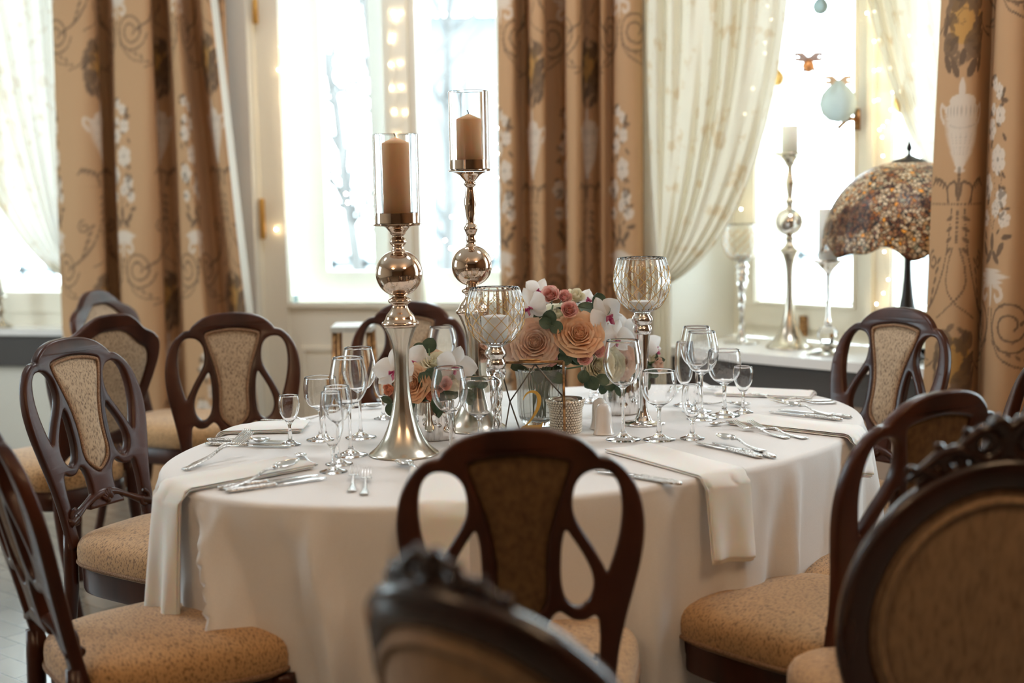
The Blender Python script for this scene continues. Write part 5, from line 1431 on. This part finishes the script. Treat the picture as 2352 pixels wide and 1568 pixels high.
for i in range(14):
    rr=random.Random(i+190); a=rr.uniform(0,2*PI); leaf_obj(bq2,1428+50*math.cos(a),850+30*math.sin(a),D2+rr.uniform(-.03,.03),.045,.03,(math.cos(a),rr.uniform(-.3,.3),-math.sin(a)+.001),(rr.uniform(-.3,.3),-1,.3),B2,leafd)
b=MB()
for (px,py) in ((1395,840),(1430,780),(1470,800),(1505,830)):
    q=at(px,py,D2+.01)-B2; b.tube([V((0,0,-.03)),V((q.x*.4,q.y*.4,q.z*.5)),q],.002,5)
b.build('stems',stem_g,bq2)

# ------------------------------------------------------------------ things on the window sills
def on_sill(px,tt,W=WR):   # point on the sill: image column px, depth tt behind the wall face
    p=at_plane(px,780,W.P(0,tt,0),W.n); return Vector((p.x,p.y,SILLZ+.0005))
p=on_sill(1704,.20); goblet(0,0,.465,'pale crystal goblet on a twisted stem at the left end of the bay sill',br=.074,twist=9.0,foot=.07,loc=p,fill=.03)
def sill_stick(px,tt,label,Hb,ball,cr,ch,low_r,crystal=False):
    p=on_sill(px,tt); t=thing('silver_candlestick',label,'candlestick',p,0,'silver candlesticks on the bay sill')
    b=MB()
    if not crystal:
        b.lathe([(.0005,.0005)]+[(q.x,q.y) for q in catmull([(low_r,.001),(low_r,.006),(low_r*.8,.02),(low_r*.55,.05),(low_r*.36,.09),(.018,.15),(.0135,.23),(.014,.29),(.02,.33),(.031,.36),(.036,.368),(.036,.374),(.024,.385),(.014,.40),(.017,.415),(.012,.425),(.0005,.43)],3)],48); b.build('trumpet_base',champagne,t)
        b=MB(); b.sphere((0,0,.478),.054,40,24); b.build('mirror_ball',chrome,t)
        b=MB(); b.lathe([(q.x,q.y) for q in catmull([(.016,.525),(.012,.54),(.017,.555),(.011,.57),(.014,.60),(.017,.625),(.012,.65),(.010,.68),(.016,.69),(.020,.70),(.036,.722),(.05,.728)],3)]+[(.056,.729),(.056,.737),(.0005,.737)],40); b.build('upper_stem',champagne,t); z=.737
    else:
        b.lathe([(.0005,.0005),(low_r,.001),(low_r,.006),(low_r*.75,.014),(.030,.02),(.022,.032),(.0005,.034)],8); autosmooth(b.build('foot',champagne,t),20)
        b=MB(); b.sphere((0,0,.070),.038,12,7); b.build('crystal_ball',glass_m,t,smooth=False)
        b=MB(); b.lathe([(.0005,.105),(.016,.107),(.012,.12),(.007,.14),(.006,.20),(.007,Hb-.06),(.010,Hb-.05),(.022,Hb-.035),(.042,Hb-.015),(.056,Hb-.008),(.058,Hb),(.0005,Hb)],36); b.build('upper_stem',chrome,t); z=Hb
    b=MB(); b.lathe([(.0005,z),(cr,z),(cr,z+ch-.003),(cr*.95,z+ch),(.0005,z+ch)],36); c=b.build('candle',candle_w,t)
    b=MB(); b.tube([(0,0,z+ch-.002),(0,0,z+ch+.012)],.001,5); b.build('wick',wick_m,c)
    return t
sill_stick(1813,.18,'tall silver ball candlestick with white candle on the bay sill',.73,1,.031,.10,.088)
sill_stick(1901,.10,'shorter candlestick with crystal ball and white candle beside the mosaic lamp',.345,0,.036,.185,.075,crystal=True)
# stained-glass table lamp
lp=at(2083,780,0); 
lp=on_sill(2083,.09); lamp=thing('stained_glass_lamp','table lamp with a domed brown and amber stained glass mosaic shade','lamp',lp)
lm=mat('pebble_mosaic_glass',(.4,.3,.2),.42,coat=.06)
N_,L_,p_=nodes(lm); tc=N_.new('ShaderNodeTexCoord')
nw=N_.new('ShaderNodeTexNoise'); nw.inputs['Scale'].default_value=14; 
mixv=N_.new('ShaderNodeMixRGB'); mixv.blend_type='ADD'; mixv.inputs[0].default_value=.02
vo=N_.new('ShaderNodeTexVoronoi'); vo.inputs['Scale'].default_value=75; vo.feature='F1'; ve=N_.new('ShaderNodeTexVoronoi'); ve.inputs['Scale'].default_value=75; ve.feature='DISTANCE_TO_EDGE'
wn=N_.new('ShaderNodeTexWhiteNoise'); wn.noise_dimensions='3D'
cr=N_.new('ShaderNodeValToRGB'); cr.color_ramp.interpolation='CONSTANT'
cols=[(0,(.66,.48,.30)),(.18,(.50,.29,.13)),(.36,(.36,.16,.07)),(.48,(.72,.55,.36)),(.62,(.48,.22,.09)),(.72,(.16,.06,.03)),(.80,(.76,.60,.40)),(.90,(.90,.36,.04)),(.96,(.32,.30,.20))]
for i,(pos,c) in enumerate(cols):
    e=cr.color_ramp.elements[i] if i<2 else cr.color_ramp.elements.new(pos)
    e.position=pos; e.color=(*c,1)
big=N_.new('ShaderNodeTexNoise'); big.inputs['Scale'].default_value=9; br_=N_.new('ShaderNodeValToRGB'); br_.color_ramp.elements[0].position=.40; br_.color_ramp.elements[0].color=(.30,.17,.10,1); br_.color_ramp.elements[1].position=.52; br_.color_ramp.elements[1].color=(1,1,1,1)
mul=N_.new('ShaderNodeMixRGB'); mul.blend_type='MULTIPLY'; mul.inputs[0].default_value=1
ed=N_.new('ShaderNodeValToRGB'); ed.color_ramp.elements[0].position=.05; ed.color_ramp.elements[0].color=(.02,.018,.015,1); ed.color_ramp.elements[1].position=.12; ed.color_ramp.elements[1].color=(1,1,1,1)
mul2=N_.new('ShaderNodeMixRGB'); mul2.blend_type='MULTIPLY'; mul2.inputs[0].default_value=1
L_.new(tc.outputs['Object'],vo.inputs['Vector']); L_.new(tc.outputs['Object'],ve.inputs['Vector']); L_.new(vo.outputs['Position'],wn.inputs['Vector']); L_.new(wn.outputs['Value'],cr.inputs[0])
L_.new(tc.outputs['Object'],big.inputs['Vector']); L_.new(big.outputs['Fac'],br_.inputs[0]); L_.new(cr.outputs[0],mul.inputs[1]); L_.new(br_.outputs[0],mul.inputs[2]); L_.new(ve.outputs['Distance'],ed.inputs[0]); L_.new(mul.outputs[0],mul2.inputs[1]); L_.new(ed.outputs[0],mul2.inputs[2]); L_.new(mul2.outputs[0],p_.inputs['Base Color'])
bp=N_.new('ShaderNodeBump'); bp.inputs['Strength'].default_value=.5; bp.inputs['Distance'].default_value=.003; L_.new(ve.outputs['Distance'],bp.inputs['Height']); L_.new(bp.outputs[0],p_.inputs['Normal'])
zt=.690; Rr=.29; 
def shade(u,v):
    a=2*PI*u; k=v; r=Rr*math.sin(k*PI*.5)**.92; z=zt-.30*(1-math.cos(k*PI*.5))**1.02
    if k>.9: z-= (k-.9)*10*(.016*math.sin(7*a+1)+.010*math.sin(13*a)); r*=1
    r*=1+.006*math.sin(40*a)*k
    return V((r*math.cos(a),r*math.sin(a),z))
b=MB(); b.grid(lambda u,v: shade(u,.12+.88*v),160,44,closed_u=True); o=b.build('lamp_shade',lm,lamp); md=o.modifiers.new('thickness','SOLIDIFY'); md.thickness=.004
dkm=mat('dark_bronze',(.045,.04,.038),.35,metal=.6)
b=MB(); b.lathe([(.066,zt-.012),(.068,zt-.004),(.05,zt+.008),(.018,zt+.018),(.006,zt+.024),(.004,zt+.035),(.009,zt+.042),(.010,zt+.050),(.006,zt+.060),(.002,zt+.074),(.0005,zt+.078)],32); b.build('finial_cap',dkm,lamp)
b=MB(); b.lathe([(.0005,.006),(.055,.006),(.085,.012),(.080,.022),(.052,.04),(.046,.06),(.040,.10),(.030,.17),(.019,.24),(.014,.29),(.012,.33),(.012,zt-.02),(.0005,zt-.02)],40,rib=lambda a,z:.03*math.cos(12*a)*(z<.2)); b.build('lamp_base',dkm,lamp)
for k in range(4):
    a=PI/4+k*PI/2+.2; c,s=math.cos(a),math.sin(a); q=MB()
    q.tube([V((.055*c,.055*s,.035)),V((.085*c,.085*s,.040)),V((.105*c,.105*s,.020)),V((.112*c,.112*s,.006)),V((.122*c,.122*s,.007)),V((.122*c,.122*s,.016))],[.012,.011,.008,.006,.005,.003],8); q.build('lamp_foot',dkm,lamp)
# left sill candlestick foot
pl=at_plane(2,722,WC.P(0,.02,0),WC.n); t=thing('small_silver_candlestick','small silver candlestick on the leftmost window sill, at the photo edge','candlestick',(pl.x,pl.y,SILLZ+.0005))
b=MB(); b.lathe([(.0005,.0005),(.052,.001),(.050,.008),(.03,.02),(.014,.035),(.012,.06),(.022,.075),(.012,.09),(.010,.13),(.03,.145),(.03,.15),(.0005,.15)],32); b.build('stick',champagne,t)
b=MB(); b.lathe([(.0005,.15),(.018,.15),(.018,.24),(.0005,.242)],24); b.build('candle',candle_w,t)

# little pale stand behind the far chair, before the door
sp=at(812,745,5.25); st=thing('plant_stand','small grey-topped stand before the glazed door, behind the far chair','stand',(sp.x,sp.y,0))
zt_=sp.z; b=MB(); b.box(-.075,.075,-.09,.09,zt_-.02,zt_); b.build('stand_top',mat('pale_grey_paint',(.55,.55,.50),.5),st,smooth=False)
for sx in (-1,1):
    for sy in (-1,1):
        q=MB(); q.tube([(sx*.062,sy*.075,zt_-.02),(sx*.085,sy*.10,0)],.011,6); q.build('leg',brass_dark,st)

# ------------------------------------------------------------------ fairy lights
def string(label,pts,W,t,wire=True,step=None,r=.0036,jit=5):
    """pts: photo positions of the bulbs"""
    P0=[at_plane(x,y,W.P(0,t,0),W.n) for x,y in pts]; c=P0[0]
    o=thing('fairy_light_string',label,'string lights',c,0,'fairy lights hung at the windows')
    if wire:
        b=MB(); b.tube([p-c for p in catmull(P0,3)],.0009,4); b.build('wire',mat('clear_wire',(.7,.66,.55),.4),o)
    bm_=None
    for p in P0:
        if bm_ is None: q=MB(); q.sphere((0,0,0),r,8,6); ob=q.build('bulb',bulb_m,o); bm_=ob.data
        else: ob=link(bpy.data.objects.new('bulb',bm_),o)
        ob.location=p-c
    return o
ti=.10
string('fairy lights down the left stile of the glazed door',[(668,6),(656,62),(667,70),(647,108),(656,100),(640,160),(649,153),(660,202),(658,212),(656,240),(660,252),(661,294),(666,306),(662,350),(668,362),(672,405),(676,412),(668,443),(677,437),(673,494),(675,520),(634,527)],WC,ti-.04)
string('fairy lights down the centre post of the glazed door',[(902,30),(918,30),(908,42),(900,82),(898,92),(897,148),(918,144),(899,202),(921,200),(905,257),(929,258),(911,312),(915,320)],WC,ti-.055)
string('fairy lights at the right edge of the glazed door, beside the middle drape',[(1052,8),(963,18),(970,30),(968,76),(1128,190),(1133,216),(1130,238),(1142,294),(1139,330),(1145,352),(1138,385),(1141,408),(1128,458),(1124,488),(1132,560),(1127,592)],WC,ti-.03,wire=False)
string('fairy lights beyond the left door pane, low and scattered',[(731,320),(725,366),(820,350),(808,352),(744,440),(795,445),(799,465),(738,470),(780,490),(788,500),(770,530),(766,542),(778,548),(732,560),(836,532),(853,534),(750,595),(772,632),(852,634),(815,660),(720,700)],WC,.50,wire=False,r=.0045)
string('fairy lights beyond the right door pane, low and scattered',[(1066,158),(1060,190),(1056,205),(1016,445),(1015,455),(1092,470),(1038,498),(1090,505),(1108,542),(1102,555),(1022,552),(1115,580),(1036,570),(1020,655)],WC,.50,wire=False,r=.0045)
string('fairy lights down the centre post of the bay window',[(1991,30),(2008,26),(2008,95),(2018,92),(2008,162),(2018,160),(2008,232),(2017,229),(2020,298),(2028,290),(2026,315),(2028,358),(2031,578),(2040,642),(2029,673),(2013,698)],WR,.35)
string('fairy lights right of the bay window centre post',[(2045,156),(2050,212),(2068,210),(2046,252),(2038,279),(2098,150),(2088,82),(2106,252),(2119,140),(2123,70),(2150,82)],WR,.33,wire=False)
string('fairy lights along the left stile of the bay window',[(1763,14),(1758,98),(1772,44),(1757,122),(1729,204),(1711,262),(1752,378),(1750,412),(1751,480),(1702,480),(1824,60),(1790,232),(1780,250),(1798,310),(1790,365)],WR,.33,wire=False)
string('fairy lights glimpsed through the left sheer curtain',[(18,205),(55,245),(3,262),(18,268),(35,290),(52,305),(47,337),(28,352),(4,362),(36,375),(20,426),(78,432),(38,450),(15,478),(42,570),(60,568),(40,617),(10,8),(50,8)],WC,.05,wire=False)

# ------------------------------------------------------------------ glass ornaments hanging in the bay window
def bow(par,m,s,z):
    b=MB()
    for k in (-1,1):
        b.tube([V((0,0,z)),V((k*.5*s,-.01,z+.25*s)),V((k*.95*s,0,z+.35*s)),V((k*.9*s,0,z-.05*s)),V((k*.4*s,-.01,z-.05*s)),V((0,0,z))],[.1*s,.22*s,.16*s,.16*s,.2*s,.1*s],8,flat=.35,up=(0,1,0))
        b.tube([V((0,0,z)),V((k*.25*s,-.012,z-.5*s)),V((k*.42*s,-.008,z-.95*s))],[.07*s,.12*s,.10*s],6,flat=.3,up=(0,1,0))
    b.sphere((0,-.004,z),.14*s); b.build('ribbon_bow',m,par)
ribbon=cloth_trans('champagne_ribbon',(.80,.62,.46),.3); ribbon_p=cloth_trans('dusky_ribbon',(.55,.42,.40),.3)
def ornament(px,py,r,m,label,rb,bows=.7,t=.30,sz=1.0):
    p=at_plane(px,py,WR.P(0,t,0),WR.n); o=thing('hanging_ornament',label,'ornament',p,0,'ornaments hung in the bay window')
    b=MB(); b.lathe([(.0005,-r),(r*.5,-r*.88),(r*.85,-r*.55),(r,-r*.02),(r*.88,r*.48),(r*.58,r*.86),(r*.28,r*1.1),(r*.2,r*1.22),(.0005,r*1.24)],32); b.build('ornament_body',m,o)
    if rb: bow(o,rb,r*bows,r*1.15)
    b=MB(); b.tube([V((0,0,r*1.2)),V((0,0,2.62-p.z))],.0008,4); b.build('thread',mat('thread',(.6,.6,.55),.7),o)
ornament(1925,238,.070,mat('pale_blue_glass',(.55,.64,.64),.35,trans=.2,ior=1.3),'large pale glass bauble with champagne bow hanging in the left bay pane',ribbon)
ornament(1857,152,.024,mat('copper_bauble',(.70,.30,.12),.2,metal=.6),'small copper bauble with dusky bow in the left bay pane',ribbon_p,2.2)
ornament(1786,180,.028,mat('amber_bauble',(.85,.55,.18),.2,trans=.5),'amber bauble half hidden by the cream sheer edge',None)
ornament(2078,236,.040,mat('amber_bauble',(.85,.55,.18),.2,trans=.5),'amber bauble behind the right sheer, right of the window handle',None)
ornament(1885,15,.030,mat('grey_bird_glass',(.30,.38,.38),.3,trans=.3),'grey-green hanging ornament cut by the top edge of the photo',None)
ornament(1915,130,.020,mat('clear_bauble',(.62,.72,.70),.1,trans=.6,ior=1.15),'tiny clear bauble between the copper one and the large pale one',None)
bpy.context.view_layer.update()
